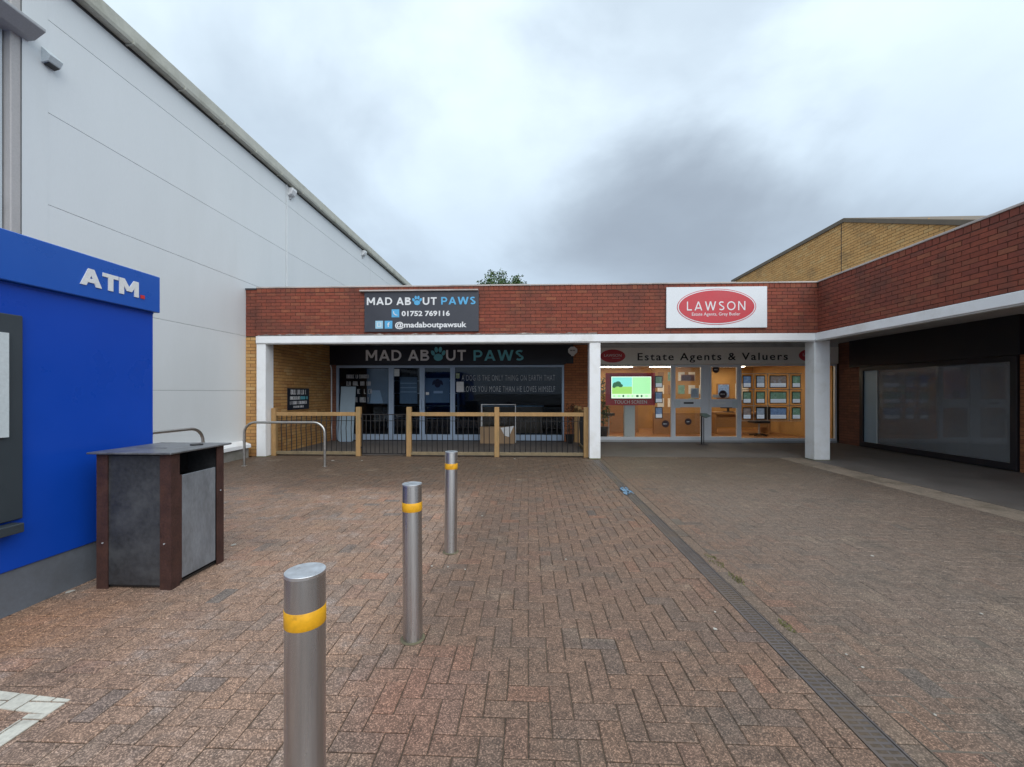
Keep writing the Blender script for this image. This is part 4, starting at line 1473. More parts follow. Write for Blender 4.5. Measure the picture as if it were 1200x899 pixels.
n_, p, q = flat('notice', 'white paper notice taped to the left shop window beside the door', 'notice', 'paper', 534.8, 543.4, 447.4, 459.4, GY)
strokes(n_, 'lettergrey', p[0] + 0.02, q[0] - 0.02, q[2] - 0.08, q[2] - 0.06, 'y', GY - 0.0042, 30)
strokes(n_, 'lettergrey', p[0] + 0.02, q[0] - 0.02, q[2] - 0.16, q[2] - 0.14, 'y', GY - 0.0042, 31)
M['greenish'] = mat('sticker_green', (0.28, 0.36, 0.22), 0.6, var=0.1)
n_, p, q = flat('sticker', 'small green sticker above the white notice on the left shop window', 'sticker', 'greenish', 534.3, 538.6, 437.3, 443.4, GY)
strokes(n_, 'letterwhite', p[0] + 0.01, q[0] - 0.01, q[2] - 0.05, q[2] - 0.03, 'y', GY - 0.0042, 32)
n_, p, q = flat('notice', 'pale small notice high on the left door of the left shop', 'notice', 'palegrey', 462, 468, 432.5, 441, GY)
strokes(n_, 'lettergrey', p[0] + 0.015, q[0] - 0.015, q[2] - 0.10, q[2] - 0.08, 'y', GY - 0.0042, 33)
# pale board, posters and a painted reflection at the left shop's glass
bd = thing('display_board', 'tall pale blue board standing outside the leftmost window behind the fence', 'board', (-5.4, 11.9, 0))
p, q = atY(397.5, 515, 11.9), atY(414, 453, 11.9)
MB().prism([(11.83, 0.02), (11.86, 0.02), (12.05, q[2]), (12.02, q[2])], 'x', p[0], q[0] + 0.02).build('panel', 'paleblue', bd, bevel=0.004)
box('foot', 'frameblue', bd, p[0] + 0.05, q[0] - 0.03, 11.80, 11.98, 0.005, 0.019)
M['posterreflect'] = mat('poster_reflection_grey', (0.25, 0.30, 0.34), 0.6, var=0.12, vscale=5)
for u0, u1, v0, v1, lab in ((430, 456, 432, 473, 'pale sheet painted as the reflected white building in the leftmost window of the left shop'),  # reflection of the white building painted as a sheet behind the glass
                            (468.5, 489, 442, 473, 'grey poster with pale stripes inside the left door of the left shop'),
                            (498.5, 527, 443, 472, 'grey poster with a brown dog head inside the right door of the left shop')):
    n_, p, q = flat('poster', lab, 'poster', 'posterreflect', u0, u1, v0, v1, SY + 0.10)
    yy = SY + 0.10 - 0.0042
    if u0 < 440:
        MB().poly([(p[0] + .1, yy, p[2] + .01), (p[0] + .5, yy, p[2] + .01), (p[0] + .4, yy, p[2] + .4), (p[0] + .15, yy, p[2] + .4)]).build('reflected_patch', 'palegrey', n_)
    elif u0 < 480:
        for k in range(3):
            box('stripe', 'palegrey', n_, p[0] + .02, q[0] - .02, yy - .002, yy, q[2] - .2 - k * .13, q[2] - .17 - k * .13)
    else:
        M.setdefault('dogbrown', mat('dog_brown', (0.08, 0.045, 0.03), 0.7, var=0.3, vscale=15))
        cx, cz = p[0] + 0.37, q[2] - 0.16
        MB().disc((cx, cz), 0.10, 0.13, yy - 0.002, 20, 0.002).build('dog_head', 'dogbrown', n_)
        MB().disc((cx - 0.12, cz + 0.02), 0.035, 0.08, yy - 0.002, 16, 0.002, rot=-0.4).build('dog_ear', 'dogbrown', n_)
        MB().disc((cx + 0.12, cz + 0.02), 0.035, 0.08, yy - 0.002, 16, 0.002, rot=0.4).build('dog_ear', 'dogbrown', n_)
        box('caption', 'letterwhite', n_, cx - 0.12, cx + 0.16, yy - 0.002, yy, cz - 0.30, cz - 0.23)
# furniture seen dimly in the left shop
ct = thing('shop_counter', 'dark counter dimly seen through the glass of the left shop', 'counter', (-0.6, 14.6, 0.03))
box('body', 'oak', ct, -1.6, 0.5, 14.4, 15.0, 0.031, 0.95)
box('worktop', 'palegrey', ct, -1.65, 0.55, 14.35, 15.05, 0.951, 0.99)
sh = thing('shelf_unit', 'dim wall shelves of pet goods at the back of the left shop', 'shelf', (-4.6, 16.2, 0.03))
for x in (-5.6, -4.2, -2.8):
    box('upright', 'framegrey', sh, x, x + 0.04, 16.1, 16.48, 0.031, 2.1)
for z in (0.4, 0.9, 1.4, 1.9):
    box('shelf', 'framegrey', sh, -5.559, -4.201, 16.1, 16.48, z, z + 0.03)
    box('shelf', 'framegrey', sh, -4.159, -2.801, 16.1, 16.48, z, z + 0.03)

# rack and carton outside the wide pane
rk = thing('display_rack', 'thin white metal frame rack standing before the wide pane of the left shop', 'rack', (-0.85, 11.8, 0))
p, q = atY(564.2, 500, 11.8), atY(604, 474.2, 11.8)
for yy in (11.75, 11.95):
    MB().tube([(p[0], yy, 0.004), (p[0], yy, q[2]), (q[0], yy, q[2]), (q[0], yy, 0.004)], 0.012, 8).build('hoop_frame', 'letterwhite', rk)
MB().tube([(p[0], 11.75, 0.2), (p[0], 11.95, 0.2)], 0.008, 6).build('tie_bar', 'letterwhite', rk)
MB().tube([(q[0], 11.75, 0.2), (q[0], 11.95, 0.2)], 0.008, 6).build('tie_bar', 'letterwhite', rk)
cb = thing('carton', 'open cardboard carton standing inside the white rack behind the fence', 'carton', (-0.9, 11.6, 0.005))
p, q = atY(562.5, 520, 11.55), atY(603, 500.5, 11.55)
MB().box(p[0], q[0], 11.55, 11.74, 0.005, q[2]).build('carton_body', 'card', cb, bevel=0.003)
MB().poly([(q[0] - .40, 11.535, q[2] - .02), (q[0] - .02, 11.54, q[2] + .03), (q[0] - .16, 11.53, q[2] - .28), (q[0] - .28, 11.53, q[2] - .24)]).build('paper_sheet', 'paper', cb)

# ================================================================== THINGS IN THE RIGHT SHOP
tv = thing('display_screen', 'lit green landscape screen on a red panel and pale post in the right shop window', 'screen', (3.05, 12.5, 0.03))
TY = 12.40
p, q = atY(710, 475, TY), atY(768, 437, TY)
box('red_panel', 'signred', tv, p[0], q[0], TY, TY + 0.06, p[2], q[2], bevel=0.006)
text('TOUCH SCREEN', 'lettergrey', tv, 'lettering', (p[0] + .25, p[2] + .05), (q[0] - .25, p[2] + .15), '-y', TY - .0005, extrude=.003)
p, q = atY(715.4, 467.6, TY), atY(763.6, 440.6, TY)
scr = box('bezel', 'plastic_black', tv, p[0], q[0], TY - 0.03, TY - 0.001, p[2], q[2], bevel=0.004)
x0, x1, z0, z1 = p[0] + .02, q[0] - .02, p[2] + .02, q[2] - .02
EM = lambda n, c, s: M.setdefault(n, emit_mat(n, c, s))
EM('px_pale', (0.62, 0.90, 0.60), 0.9)
EM('px_sky', (0.25, 0.80, 0.72), 0.8)
EM('px_grass', (0.35, 0.72, 0.15), 0.8)
EM('px_tree', (0.03, 0.16, 0.07), 0.6)
EM('px_green', (0.40, 0.85, 0.42), 0.85)
EM('px_white', (0.85, 0.95, 0.80), 0.9)
yy = TY - 0.0305
xm = x0 + (x1 - x0) * 0.52
zb = z0 + (z1 - z0) * 0.20


def pix(name, m, a, b, c, d, lv):
    return box(name, m, scr, a, b, yy - 0.001 * lv - 0.0008, yy - 0.001 * lv, c, d)


pix('screen_ground', 'px_white', x0, x1, z0, z1, 0)
pix('screen_sky', 'px_sky', x0 + .02, xm, zb + .22, z1 - .02, 1)
pix('screen_field', 'px_grass', x0 + .02, xm, zb, zb + .219, 1)
pix('screen_text_pane', 'px_green', xm + .01, x1 - .02, zb, z1 - .02, 1)
for k, (dx, dz, rx, rz) in enumerate(((.10, .34, .08, .07), (.18, .36, .09, .08), (.25, .31, .07, .05), (.06, .29, .05, .05))):
    MB().disc((x0 + .02 + dx, zb + dz - .06), rx, rz, yy - 0.0026 - 0.0002 * k, 18, 0.0001).build('screen_tree', 'px_tree', scr)
pix('screen_strip', 'px_pale', x0 + .02, x1 - .02, z0 + .02, zb - .01, 1)
for k in range(8):
    xx = x0 + .06 + k * (x1 - x0 - .1) / 8
    pix('screen_icon', 'px_tree' if k in (2, 5, 6) else 'px_green', xx, xx + .05 + .02 * (k % 2), z0 + .035, zb - .03, 2.2)
p, q = atY(731.3, 514, TY + .1), atY(743.8, 475, TY + .1)
box('post', 'palegrey', tv, p[0], q[0], TY + .07, TY + .20, 0.031, q[2] + .1, bevel=0.006)
box('foot', 'palegrey', tv, p[0] - .12, q[0] + .12, TY + .02, TY + .30, 0.0305, 0.045)

M['posterpink'] = mat('poster_pink', (0.42, 0.25, 0.25), 0.6, var=0.3, vscale=20)
CY = SY + 0.17
M['photo_blue'] = mat('photo_blue', (0.10, 0.16, 0.28), 0.4, var=0.5, vscale=16, stain=(0.35, 0.42, 0.5), stain_amt=0.7, stain_scale=9, emit=(0.25, 0.4, 0.7), estr=0.14)
M['photo_green'] = mat('photo_green', (0.10, 0.17, 0.11), 0.4, var=0.5, vscale=16, stain=(0.30, 0.40, 0.44), stain_amt=0.7, stain_scale=9, emit=(0.3, 0.55, 0.4), estr=0.12)
M['photo_brick'] = mat('photo_brick', (0.22, 0.15, 0.12), 0.4, var=0.5, vscale=16, stain=(0.3, 0.4, 0.55), stain_amt=0.8, stain_scale=7, emit=(0.5, 0.45, 0.45), estr=0.10)
M['photo_sky'] = mat('photo_sky', (0.30, 0.38, 0.50), 0.4, var=0.4, vscale=12, stain=(0.09, 0.12, 0.08), stain_amt=0.9, stain_scale=8, emit=(0.45, 0.55, 0.7), estr=0.13)
M['acrylic'] = mat('acrylic_frame', (0.50, 0.47, 0.44), 0.3, var=0.05)
colsx = [(870.4, 880.6, 'first column'), (886, 896.6, 'second column'), (901.9, 922, 'wide third column'), (928, 938.4, 'fourth column')]
rowsz = [(440, 454.6, 'top'), (458.8, 473, 'middle'), (477.4, 491.6, 'bottom')]


def card(label, u0, u1, v0, v1, pm_, group):
    p, q = atY(u0, v1, CY), atY(u1, v0, CY)
    o = thing('property_card', label, 'display card', ((p[0] + q[0]) / 2, CY, p[2]), group)
    box('frame', 'plastic_black', o, p[0], q[0], CY, CY + 0.015, p[2], q[2], bevel=0.002)
    zm = p[2] + (q[2] - p[2]) * 0.38
    box('picture', pm_, o, p[0] + .025, q[0] - .025, CY - .003, CY - .0005, zm, q[2] - .03)
    sh_ = box('text_sheet', 'paperlit', o, p[0] + .025, q[0] - .025, CY - .003, CY - .0005, p[2] + .025, zm - .001)
    for k in range(2):
        strokes(sh_, 'lettergrey', p[0] + .04, q[0] - .04, p[2] + .04 + k * .035, p[2] + .055 + k * .035, 'y', CY - .0032, int(u0 + v0 + k))
    return o


for ri, (v0, v1, rn) in enumerate(rowsz):
    for ci, (u0, u1, cn) in enumerate(colsx):
        card('framed property card, %s of the right window display, %s row' % (cn, rn), u0, u1, v0, v1,
             ['photo_blue', 'photo_green', 'photo_brick', 'photo_sky'][(ri * 5 + ci * 3 + ri * ci) % 4], 'property cards in the right window')
for ri, (v0, v1, rn) in enumerate(((440.5, 454.5, 'top'), (459, 472.5, 'middle'), (477, 490.5, 'bottom'))):
    card('%s framed property card between the red screen panel and the door' % rn, 767.6, 776.6, v0, v1, 'photo_blue' if ri else 'photo_green',
         'property cards beside the screen')
wp = thing('wall_pictures', 'row of pale picture panels on the back wall of the right shop', 'pictures', (5.4, 16.45, 1.2))
for k in range(9):
    xx = 2.4 + k * .72
    pf = box('picture_frame', ['plastic_black', 'oak', 'letterwhite'][k % 3], wp, xx, xx + .5, 16.46, 16.499, 1.15 + .08 * (k % 2), 1.8)
    box('picture', ['photo_green', 'paper', 'photo_blue', 'signbeige', 'posterpink'][k % 5], pf, xx + .04, xx + .46, 16.452, 16.4595, 1.2 + .08 * (k % 2), 1.76)
mo = thing('computer_monitor', 'dark computer monitor on the desk inside the right shop', 'monitor', (7.0, 14.6, 0.77))
box('display', 'plastic_black', mo, 6.72, 7.26, 14.58, 14.62, .90, 1.24, bevel=.006)
box('stand', 'plastic_black', mo, 6.96, 7.02, 14.59, 14.65, .79, .8995)
box('foot', 'plastic_black', mo, 6.86, 7.12, 14.50, 14.72, .7705, .7895)
fd = thing('reception_desk', 'pale fronted reception desk deep behind the screen in the right shop', 'desk', (3.0, 14.9, .03))
box('front', 'oak', fd, 2.3, 3.9, 14.7, 14.74, .031, 1.05)
box('worktop', 'oak', fd, 2.25, 3.95, 14.65, 15.3, 1.051, 1.09)
box('side', 'oak', fd, 2.3, 2.34, 14.741, 15.25, .031, 1.05)
box('side', 'oak', fd, 3.86, 3.9, 14.741, 15.25, .031, 1.05)
pp = thing('potted_plant', 'dark leafy pot plant at the left edge of the right shop window', 'plant', (2.32, 12.75, .03))
lathe([(0.10, 0.031), (0.15, 0.38), (0.155, 0.40)], 2.32, 12.75, 18).build('pot', 'plastic_black', pp, smooth=True)
lf_ = MB()
rq = random.Random(8)
for k in range(240):
    a, rr, zz = rq.uniform(0, 6.28), rq.uniform(0.02, 0.26), rq.uniform(0.5, 1.9)
    c = Vector((2.32 + rr * math.cos(a), 12.75 + rr * math.sin(a), zz))
    d = Vector((rq.uniform(-1, 1), rq.uniform(-1, 1), rq.uniform(-.6, .8))).normalized() * .08
    e = Vector((rq.uniform(-1, 1), rq.uniform(-1, 1), .2)).normalized() * .03
    lf_.quad(c - d, c + e, c + d, c - e)
tag(lf_.build('foliage', 'leaf', pp), kind='stuff')
MB().tube([(2.32, 12.75, .3), (2.31, 12.76, 1.0), (2.33, 12.75, 1.7)], [.02, .014, .006], 6).build('stem', 'bark', pp)
pr = thing('card_rail', 'pale acrylic hanging rails holding the property cards in the right window', 'rail', (7.0, CY, 1.0))
for u in (868.6, 883.2, 899.4, 925):
    a_ = atY(u, 470, CY + .02)
    box('upright', 'acrylic', pr, a_[0] - .012, a_[0] + .012, CY + .016, CY + .026, .62, 2.0)
for v in (438, 456.6, 475.3, 493.2):
    a_, b_ = atY(868.6, v, CY + .02), atY(940, v, CY + .02)
    box('crossbar', 'acrylic', pr, a_[0] - .012, b_[0], CY + .027, CY + .034, a_[2] - .010, a_[2] + .010)
hg = thing('cork_board', 'tan leaflet wall behind the doors of the right shop', 'board', (5.1, 14.2, 0.03))
box('panel', 'roomorange', hg, 4.3, 6.2, 14.3, 14.36, 0.75, 2.3)
box('base_cupboard', 'oak', hg, 4.3, 6.2, 14.2, 14.36, 0.031, 0.749)
for k in range(14):
    xx, zz = 4.45 + (k % 5) * .35, 0.95 + (k // 5) * .45
    box('leaflet', ['paper', 'signbeige', 'oak', 'photo_green'][k % 4], hg, xx, xx + .22, 14.29, 14.299, zz, zz + .3)
dk = thing('office_desk', 'brown desk deep inside the right shop seen through the window', 'desk', (7.3, 14.6, 0.03))
box('desktop', 'oak', dk, 6.4, 8.3, 14.3, 15.0, 0.73, 0.77)
for x in (6.42, 8.22):
    box('leg_panel', 'oak', dk, x, x + .06, 14.33, 14.97, 0.031, 0.729)
box('modesty_panel', 'oak', dk, 6.481, 8.219, 14.4, 14.42, 0.25, 0.7)
ch1 = thing('office_chair', 'dark office chair beside the desk inside the right shop', 'chair', (7.55, 13.7, 0.03))
box('seat', 'plastic_black', ch1, 7.3, 7.8, 13.5, 13.95, 0.45, 0.53, bevel=0.02, segs=2)
box('backrest', 'plastic_black', ch1, 7.32, 7.78, 13.42, 13.49, 0.58, 1.0, bevel=0.02, segs=2)
MB().tube([(7.55, 13.72, 0.1), (7.55, 13.72, 0.449)], 0.03, 8).build('gas_lift', 'greymetal', ch1)
for k in range(5):
    an = k * 2 * math.pi / 5
    MB().tube([(7.55, 13.72, 0.10), (7.55 + .28 * math.cos(an), 13.72 + .28 * math.sin(an), 0.055)], 0.018, 6).build('foot', 'plastic_black', ch1)
st = thing('bar_stool', 'dark stool on a thin steel stem left of the screen post', 'stool', (2.55, 13.1, 0.03))
MB().tube([(2.55, 13.1, 0.72), (2.55, 13.1, 0.80)], 0.19, 20).build('seat', 'plastic_black', st, smooth=True)
MB().tube([(2.55, 13.1, 0.05), (2.55, 13.1, 0.719)], 0.02, 8).build('stem', 'greymetal', st)
MB().tube([(2.55, 13.1, 0.031), (2.55, 13.1, 0.05)], 0.2, 20).build('foot', 'greymetal', st)
M['stickerdark'] = mat('sticker_dark', (0.035, 0.02, 0.03), 0.5, var=0.2)
for lab, u, v, r in (('round dark sticker at the top left of the right-hand door', 839, 433.2, 4.0),
                     ('round dark sticker in the middle of the right-hand door', 847.2, 462, 4.5),
                     ('round dark sticker on the lower pane of the left-hand door', 806.4, 494.2, 3.9),
                     ('round dark sticker low in the pane left of the doors', 779.8, 496.8, 4.2)):
    c_ = atY(u, v, SY + 0.0285)
    k = r / FPX * 12.0
    o = thing('round_sticker', lab, 'sticker', (c_[0], SY + .028, c_[2] - k))
    MB().disc((c_[0], c_[2]), k, k, SY + 0.0265, 28, 0.002).build('disc', 'stickerdark', o)
    strokes(o, 'lettergrey', c_[0] - k * .6, c_[0] + k * .6, c_[2] - k * .15, c_[2] + k * .15, 'y', SY + .0262, int(u))
M['posterblue'] = mat('poster_blue', (0.45, 0.55, 0.66), 0.6, var=0.25, vscale=20)
n_, p, q = flat('leaflet', 'pale blue leaflet inside the upper pane of the left-hand door', 'leaflet', 'posterblue', 809.5, 819, 455, 466.4, SY + .055)
n_, p, q = flat('leaflet', 'pinkish oval-topped poster in the upper pane of the left-hand door', 'leaflet', 'posterpink', 798, 814, 439, 446.5, SY + .055)
n_, p, q = flat('leaflet', 'white leaflet strip low in the upper pane of the right-hand door', 'leaflet', 'paper', 835, 853, 462.5, 466, SY + .055)

hs = thing('sanitiser_stand', 'slim black stand with a small grey-green tray before the right shop doors', 'stand', (4.95, 11.6, 0))
c_ = atY(822.2, 500, 11.6)
MB().tube([(c_[0], 11.6, 0.012), (c_[0], 11.6, 0.86)], 0.02, 10).build('pole', 'blackmetal', hs, smooth=True)
MB().box(c_[0] - .12, c_[0] + .12, 11.5, 11.7, 0.005, 0.014).build('base', 'blackmetal', hs)
M['trayg'] = mat('tray_green_grey', (0.16, 0.22, 0.19), 0.5, var=0.1)
MB().prism([(c_[0] - .03, .80), (c_[0] + .10, .74), (c_[0] + .24, .80), (c_[0] + .12, .87), (c_[0] - .02, .875)], 'y', 11.53, 11.67).build('tray', 'trayg', hs, bevel=.006)
c2 = atY(825.8, 500, 11.6)
MB().tube([(c2[0], 11.66, 0.013), (c2[0], 11.66, 0.76)], 0.012, 8).build('back_pole', 'blackmetal', hs, smooth=True)

# ================================================================== FENCE
FY = 9.20
fc = thing('timber_fence', 'low timber post and rail fence with black metal balusters across the left shop', 'fence', (-2.3, FY, 0))
posts = [(-5.83, 1.09), (-3.862, 1.12), (-2.70, 1.12), (-0.705, 1.12), (1.285, 1.12)]
pwid = 0.105
for x, h in posts:
    box('post', 'timber', fc, x - pwid / 2, x + pwid / 2, FY - 0.05, FY + 0.05, 0.0, h, bevel=0.005)
bays = [(0, 1), (2, 3), (3, 4)]


def baluster(x, y, z0, z1, sgn=-1, lean=0.0, along='x'):
    pts = []
    for k in range(7):
        t = k / 6
        bow = 0.028 * math.exp(-((t - 0.62) / 0.16) ** 2)
        pts.append((x + lean * t, y + sgn * bow, z0 + (z1 - z0) * t) if along == 'x' else (x + sgn * bow, y + lean * t, z0 + (z1 - z0) * t))
    return MB().tube(pts, 0.0095, 6)


proto = {}
for a, b in bays:
    xa, xb = posts[a][0] + pwid / 2, posts[b][0] - pwid / 2
    box('top_rail', 'timber', fc, xa + .001, xb - .001, FY - 0.03, FY + 0.03, 0.915, 1.0, bevel=0.004)
    box('bottom_rail', 'timber_old', fc, xa + .001, xb - .001, FY - 0.03, FY + 0.03, 0.035, 0.105, bevel=0.004)
    box('tie_rail', 'blackmetal', fc, xa + .001, xb - .001, FY - 0.006, FY + 0.006, 0.80, 0.812)
    n = int(round((xb - xa) / 0.115))
    for k in range(1, n):
        x = xa + (xb - xa) * k / n
        if 'b' not in proto:
            proto['b'] = baluster(x, FY, 0.1045, 0.9155, -1).build('baluster', 'blackmetal', fc, smooth=True)
            proto['x'] = x
        else:
            o = proto['b'].copy()
            COL.objects.link(o)
            o.parent = fc
            o.location = (x - proto['x'], random.uniform(-.004, .004), 0)
gt = thing('fence_gate', 'black metal barred gate between the two middle fence posts', 'gate', (-3.28, FY, 0))
xa, xb = posts[1][0] + pwid / 2 + .015, posts[2][0] - pwid / 2 - .015
MB().ring(xa, xb, 0.05, 0.96, 0.02, FY - .01, FY + .01).build('gate_frame', 'blackmetal', gt)
box('tie_rail', 'blackmetal', gt, xa + .021, xb - .021, FY - .005, FY + .005, .80, .812)
g0 = None
for k in range(1, 10):
    x = xa + (xb - xa) * k / 10
    if g0 is None:
        g0 = MB().tube([(x, FY, .0705), (x, FY, .9395)], 0.0095, 6).build('bar', 'blackmetal', gt, smooth=True)
        gx = x
    else:
        o = g0.copy()
        COL.objects.link(o)
        o.parent = gt
        o.location = (x - gx, 0, 0)
box('latch', 'blackmetal', gt, xb - .03, xb + .014, FY - .03, FY - .011, .70, .78)
box('hinge', 'blackmetal', gt, xa - .014, xa + .03, FY - .025, FY - .011, .18, .22)
box('hinge', 'blackmetal', gt, xa - .014, xa + .03, FY - .025, FY - .011, .84, .88)
# return run back to the shop front
rf = thing('timber_fence', 'short return run of timber fence behind the middle white column', 'fence', (1.36, 10.6, 0))
for y in (11.1, 11.98):
    box('post', 'timber', rf, 1.335, 1.43, y - .05, y + .05, 0.004, 1.08, bevel=.005)
box('top_rail', 'timber', rf, 1.355, 1.41, 9.25, 11.049, .915, 1.0, bevel=.004)
box('bottom_rail', 'timber_old', rf, 1.355, 1.41, 9.25, 11.049, .035, .105, bevel=.004)
box('top_rail', 'timber', rf, 1.355, 1.41, 11.151, 11.929, .915, 1.0, bevel=.004)
q0 = None
for k in range(1, 16):
    y = 9.25 + k * 0.1125
    if q0 is None:
        q0 = baluster(1.38, y, .1045, .9155, -1, along='y').build('baluster', 'blackmetal', rf, smooth=True)
        qy = y
    else:
        o = q0.copy()
        COL.objects.link(o)
        o.parent = rf
        o.location = (0, y - qy, 0)
hp = thing('potted_plant', 'dry reddish plant by the orange brick pier behind the fence', 'plant', (1.15, 11.7, 0))
lathe([(0.09, 0.006), (0.13, 0.24), (0.135, 0.26)], 1.18, 11.7, 18).build('pot', 'plastic_black', hp, smooth=True)
lm = MB()
rn = random.Random(4)
for k in range(90):
    a, rr, zz = rn.uniform(0, 6.28), rn.uniform(0.02, 0.17), rn.uniform(0.35, 1.12)
    cx, cy = 1.18 + rr * math.cos(a), 11.7 + rr * math.sin(a)
    d = Vector((rn.uniform(-1, 1), rn.uniform(-1, 1), rn.uniform(-.3, 1))).normalized() * .05
    e = Vector((rn.uniform(-1, 1), rn.uniform(-1, 1), 0)).normalized() * .022
    c = Vector((cx, cy, zz))
    lm.quad(c - d, c + e, c + d, c - e)
tag(lm.build('foliage', 'plant', hp), kind='stuff')
MB().tube([(1.18, 11.7, .2), (1.17, 11.71, .7), (1.2, 11.69, 1.05)], [.012, .009, .004], 6).build('stem', 'bark', hp)

# ================================================================== RIGHT WING
wing = thing('shop_wing', 'right-hand shop wing with red brick parapet running towards the camera', 'building', (8, 7, 0))
WF = 6.20
wc = box('parapet_wall', 'mortar_red', wing, WF, WF + 0.27, 1.5, 9.029, PB, PT)
wunits = brick_units('y', 1.5, 9.018, PB + 0.004, PT, WF, -1, 'redbrick', soldier=0.105)
wl_ = [(wc, wunits)]
SX = 8.90
bw = box('shop_wall', 'mortar_red', wing, SX, SX + 0.2, 11.32, SY - 0.001, 0.0, 2.858)
wl_.append((bw, brick_units('y', 11.34, SY - .01, 0.006, 2.85, SX, -1, 'brownbrick')))
bw2 = box('shop_wall', 'mortar_yel', wing, SX, SX + 0.2, 1.5, 7.78, 0.0, 2.858)
wl_.append((bw2, brick_units('y', 1.5, 7.77, 0.006, 2.85, SX, -1, 'orangebrick')))
place_units(wl_)
for k in range(8):
    a_ = 1.5 + k * 0.938
    dz_ = random.uniform(-0.002, 0.004)
    box('coping', 'coping', wing, WF - 0.025 + random.uniform(-.004, .004), WF + 0.30, a_ + 0.002, a_ + 0.936, PT + 0.0015, PT + 0.0325 + dz_, bevel=0.004)
box('fascia_beam', 'whitepaint', wing, 6.098, WF + 0.03, 1.5, 8.954, 2.555, 2.712, bevel=0.006)
box('fascia_end', 'whitepaint', wing, 6.0985, WF + 0.03, 8.9545, 9.06, 2.555, 2.712)
box('beam_drip', 'soffit', wing, 6.118, WF + 0.02, 1.5, 8.97, 2.535, 2.5545)
box('beam_gap', 'darkgap', wing, 6.13, WF + 0.05, 1.5, 8.985, 2.7125, 2.724)
box('soffit', 'soffit', wing, 6.231, SX + .15, 1.5, 9.06, 2.86, 2.90)
box('beam_back', 'whitepaint', wing, 6.2305, 6.29, 1.5, 9.0, 2.56, 2.859)
box('soffit', 'soffit', wing, 6.352, SX + .15, 9.0605, 9.249, 2.86, 2.90)
box('roof', 'felt', wing, WF + .27, 13, 1.5, 9.29, 3.55, 3.62)
c_ = box('column', 'whitepaint', wing, 6.102, 6.425, 2.6, 2.9, 0.012, 2.534, bevel=.006)
sg = box('sign_band', 'frameblack', wing, SX - 0.10, SX - 0.001, 7.70, 11.60, 2.13, 2.858, bevel=.004)
wn = MB().ring(7.782, 11.318, 0.02, 2.129, 0.11, SX - 0.05, SX + 0.05, plane='x', bottom=0.13).build('window', 'frameblack', wing, bevel=.004)
box('pane', 'glassdusty', wn, SX - .004, SX + .004, 7.888, 11.212, .146, 2.023)
box('room_floor', 'roomgrey', wing, SX + .06, 12.4, 7.2, 12.0, .0005, .02)
box('room_wall', 'roomgrey', wing, 12.4, 12.5, 7.2, 12.0, 0, 2.64)
box('room_wall', 'roomgrey', wing, SX + .2005, 12.4, 7.1, 7.2, 0, 2.64)
box('room_wall', 'roomgrey', wing, SX + .2005, 12.4, 12.0, 12.09, 0, 2.64)
box('room_ceiling', 'roomgrey', wing, SX + .1505, 12.4, 7.2, 12.0, 2.64, 2.7)
pb = thing('window_strip', 'pale blue-grey strip down the left edge of the dark wing window', 'window strip', (SX, 11.0, 0.15))
box('panel', 'paleblue', pb, SX - .012, SX - .0045, 10.82, 11.205, .15, 2.015)
box('edge_bead', 'palegrey', pb, SX - .018, SX - .0045, 10.80, 10.8195, .15, 2.015)

# ================================================================== BUFF BRICK BLOCK BEHIND
bb = thing('brick_block', 'taller buff brick block with a raked end rising behind the right wing', 'building', (11, 13, 0))
BXF = 8.60
YR, ZT, YN = 11.48, 6.15, 6.0


def topz(y):
    return ZT if y >= YR else ZT - (YR - y) * 0.438


core = MB().prism([(YN, 3.4), (17.6, 3.4), (17.6, ZT), (YR, ZT), (YN, topz(YN))], 'x', BXF, BXF + 3.6).build('wall', 'mortar_yel', bb)
bu = brick_units('y', YN, 17.6, 3.63, ZT, BXF, -1, 'buffbrick', top_fn=lambda y: topz(y) - 0.01, skip=lambda y, z: abs(y - 11.6) < 0.015)
place_units([(core, bu)])
MB().prism([(YN - .05, topz(YN) - .085), (YR, ZT - .075), (17.65, ZT - .075), (17.65, ZT + .04), (YR - .01, ZT + .04), (YN - .05, topz(YN) + .04)], 'x',
           BXF - .05, BXF + 3.65).build('verge_coping', 'vergebrown', bb, bevel=.01)
MB().box(BXF - .012, BXF + .01, 11.588, 11.606, 3.63, ZT - .03).build('movement_joint', 'darkgap', bb)
box('base_wall', 'mortar_yel', bb, BXF + .3, BXF + 3.5, 12.7, 17.5, 0, 3.4)

# ================================================================== TREE
tr = thing('broadleaf_tree', 'green treetop peeping over the parapet behind the shop row', 'tree', (-1.35, 22.5, -0.07))
rn = random.Random(12)
MB().tube([(-1.35, 22.5, -.07), (-1.33, 22.5, 1.5), (-1.4, 22.52, 3.2), (-1.3, 22.5, 5.0), (-1.35, 22.5, 6.6)], [.22, .18, .15, .10, .03], 10).build('trunk', 'bark', tr, smooth=True)
for k in range(9):
    a = k * 2.4
    z = 3.0 + k * 0.35
    r = rn.uniform(1.0, 1.6)
    e = (-1.35 + r * math.cos(a), 22.5 + r * math.sin(a), z + rn.uniform(.7, 1.5))
    MB().tube([(-1.35, 22.5, z), (-1.35 + .5 * r * math.cos(a), 22.5 + .5 * r * math.sin(a), z + .4), e], [.06, .04, .015], 6).build('limb', 'bark', tr, smooth=True)
cr = MB()
clumps = []
for k in range(230):
    a, b = rn.uniform(0, 6.283), rn.uniform(-1, 1)
    rr = rn.uniform(.55, 1.0)
    cxy = math.sqrt(1 - b * b)
    clumps.append(((-1.35 + 2.15 * rr * cxy * math.cos(a), 22.5 + 1.7 * rr * cxy * math.sin(a), 5.85 + 2.05 * rr * b), rn.uniform(.22, .45)))
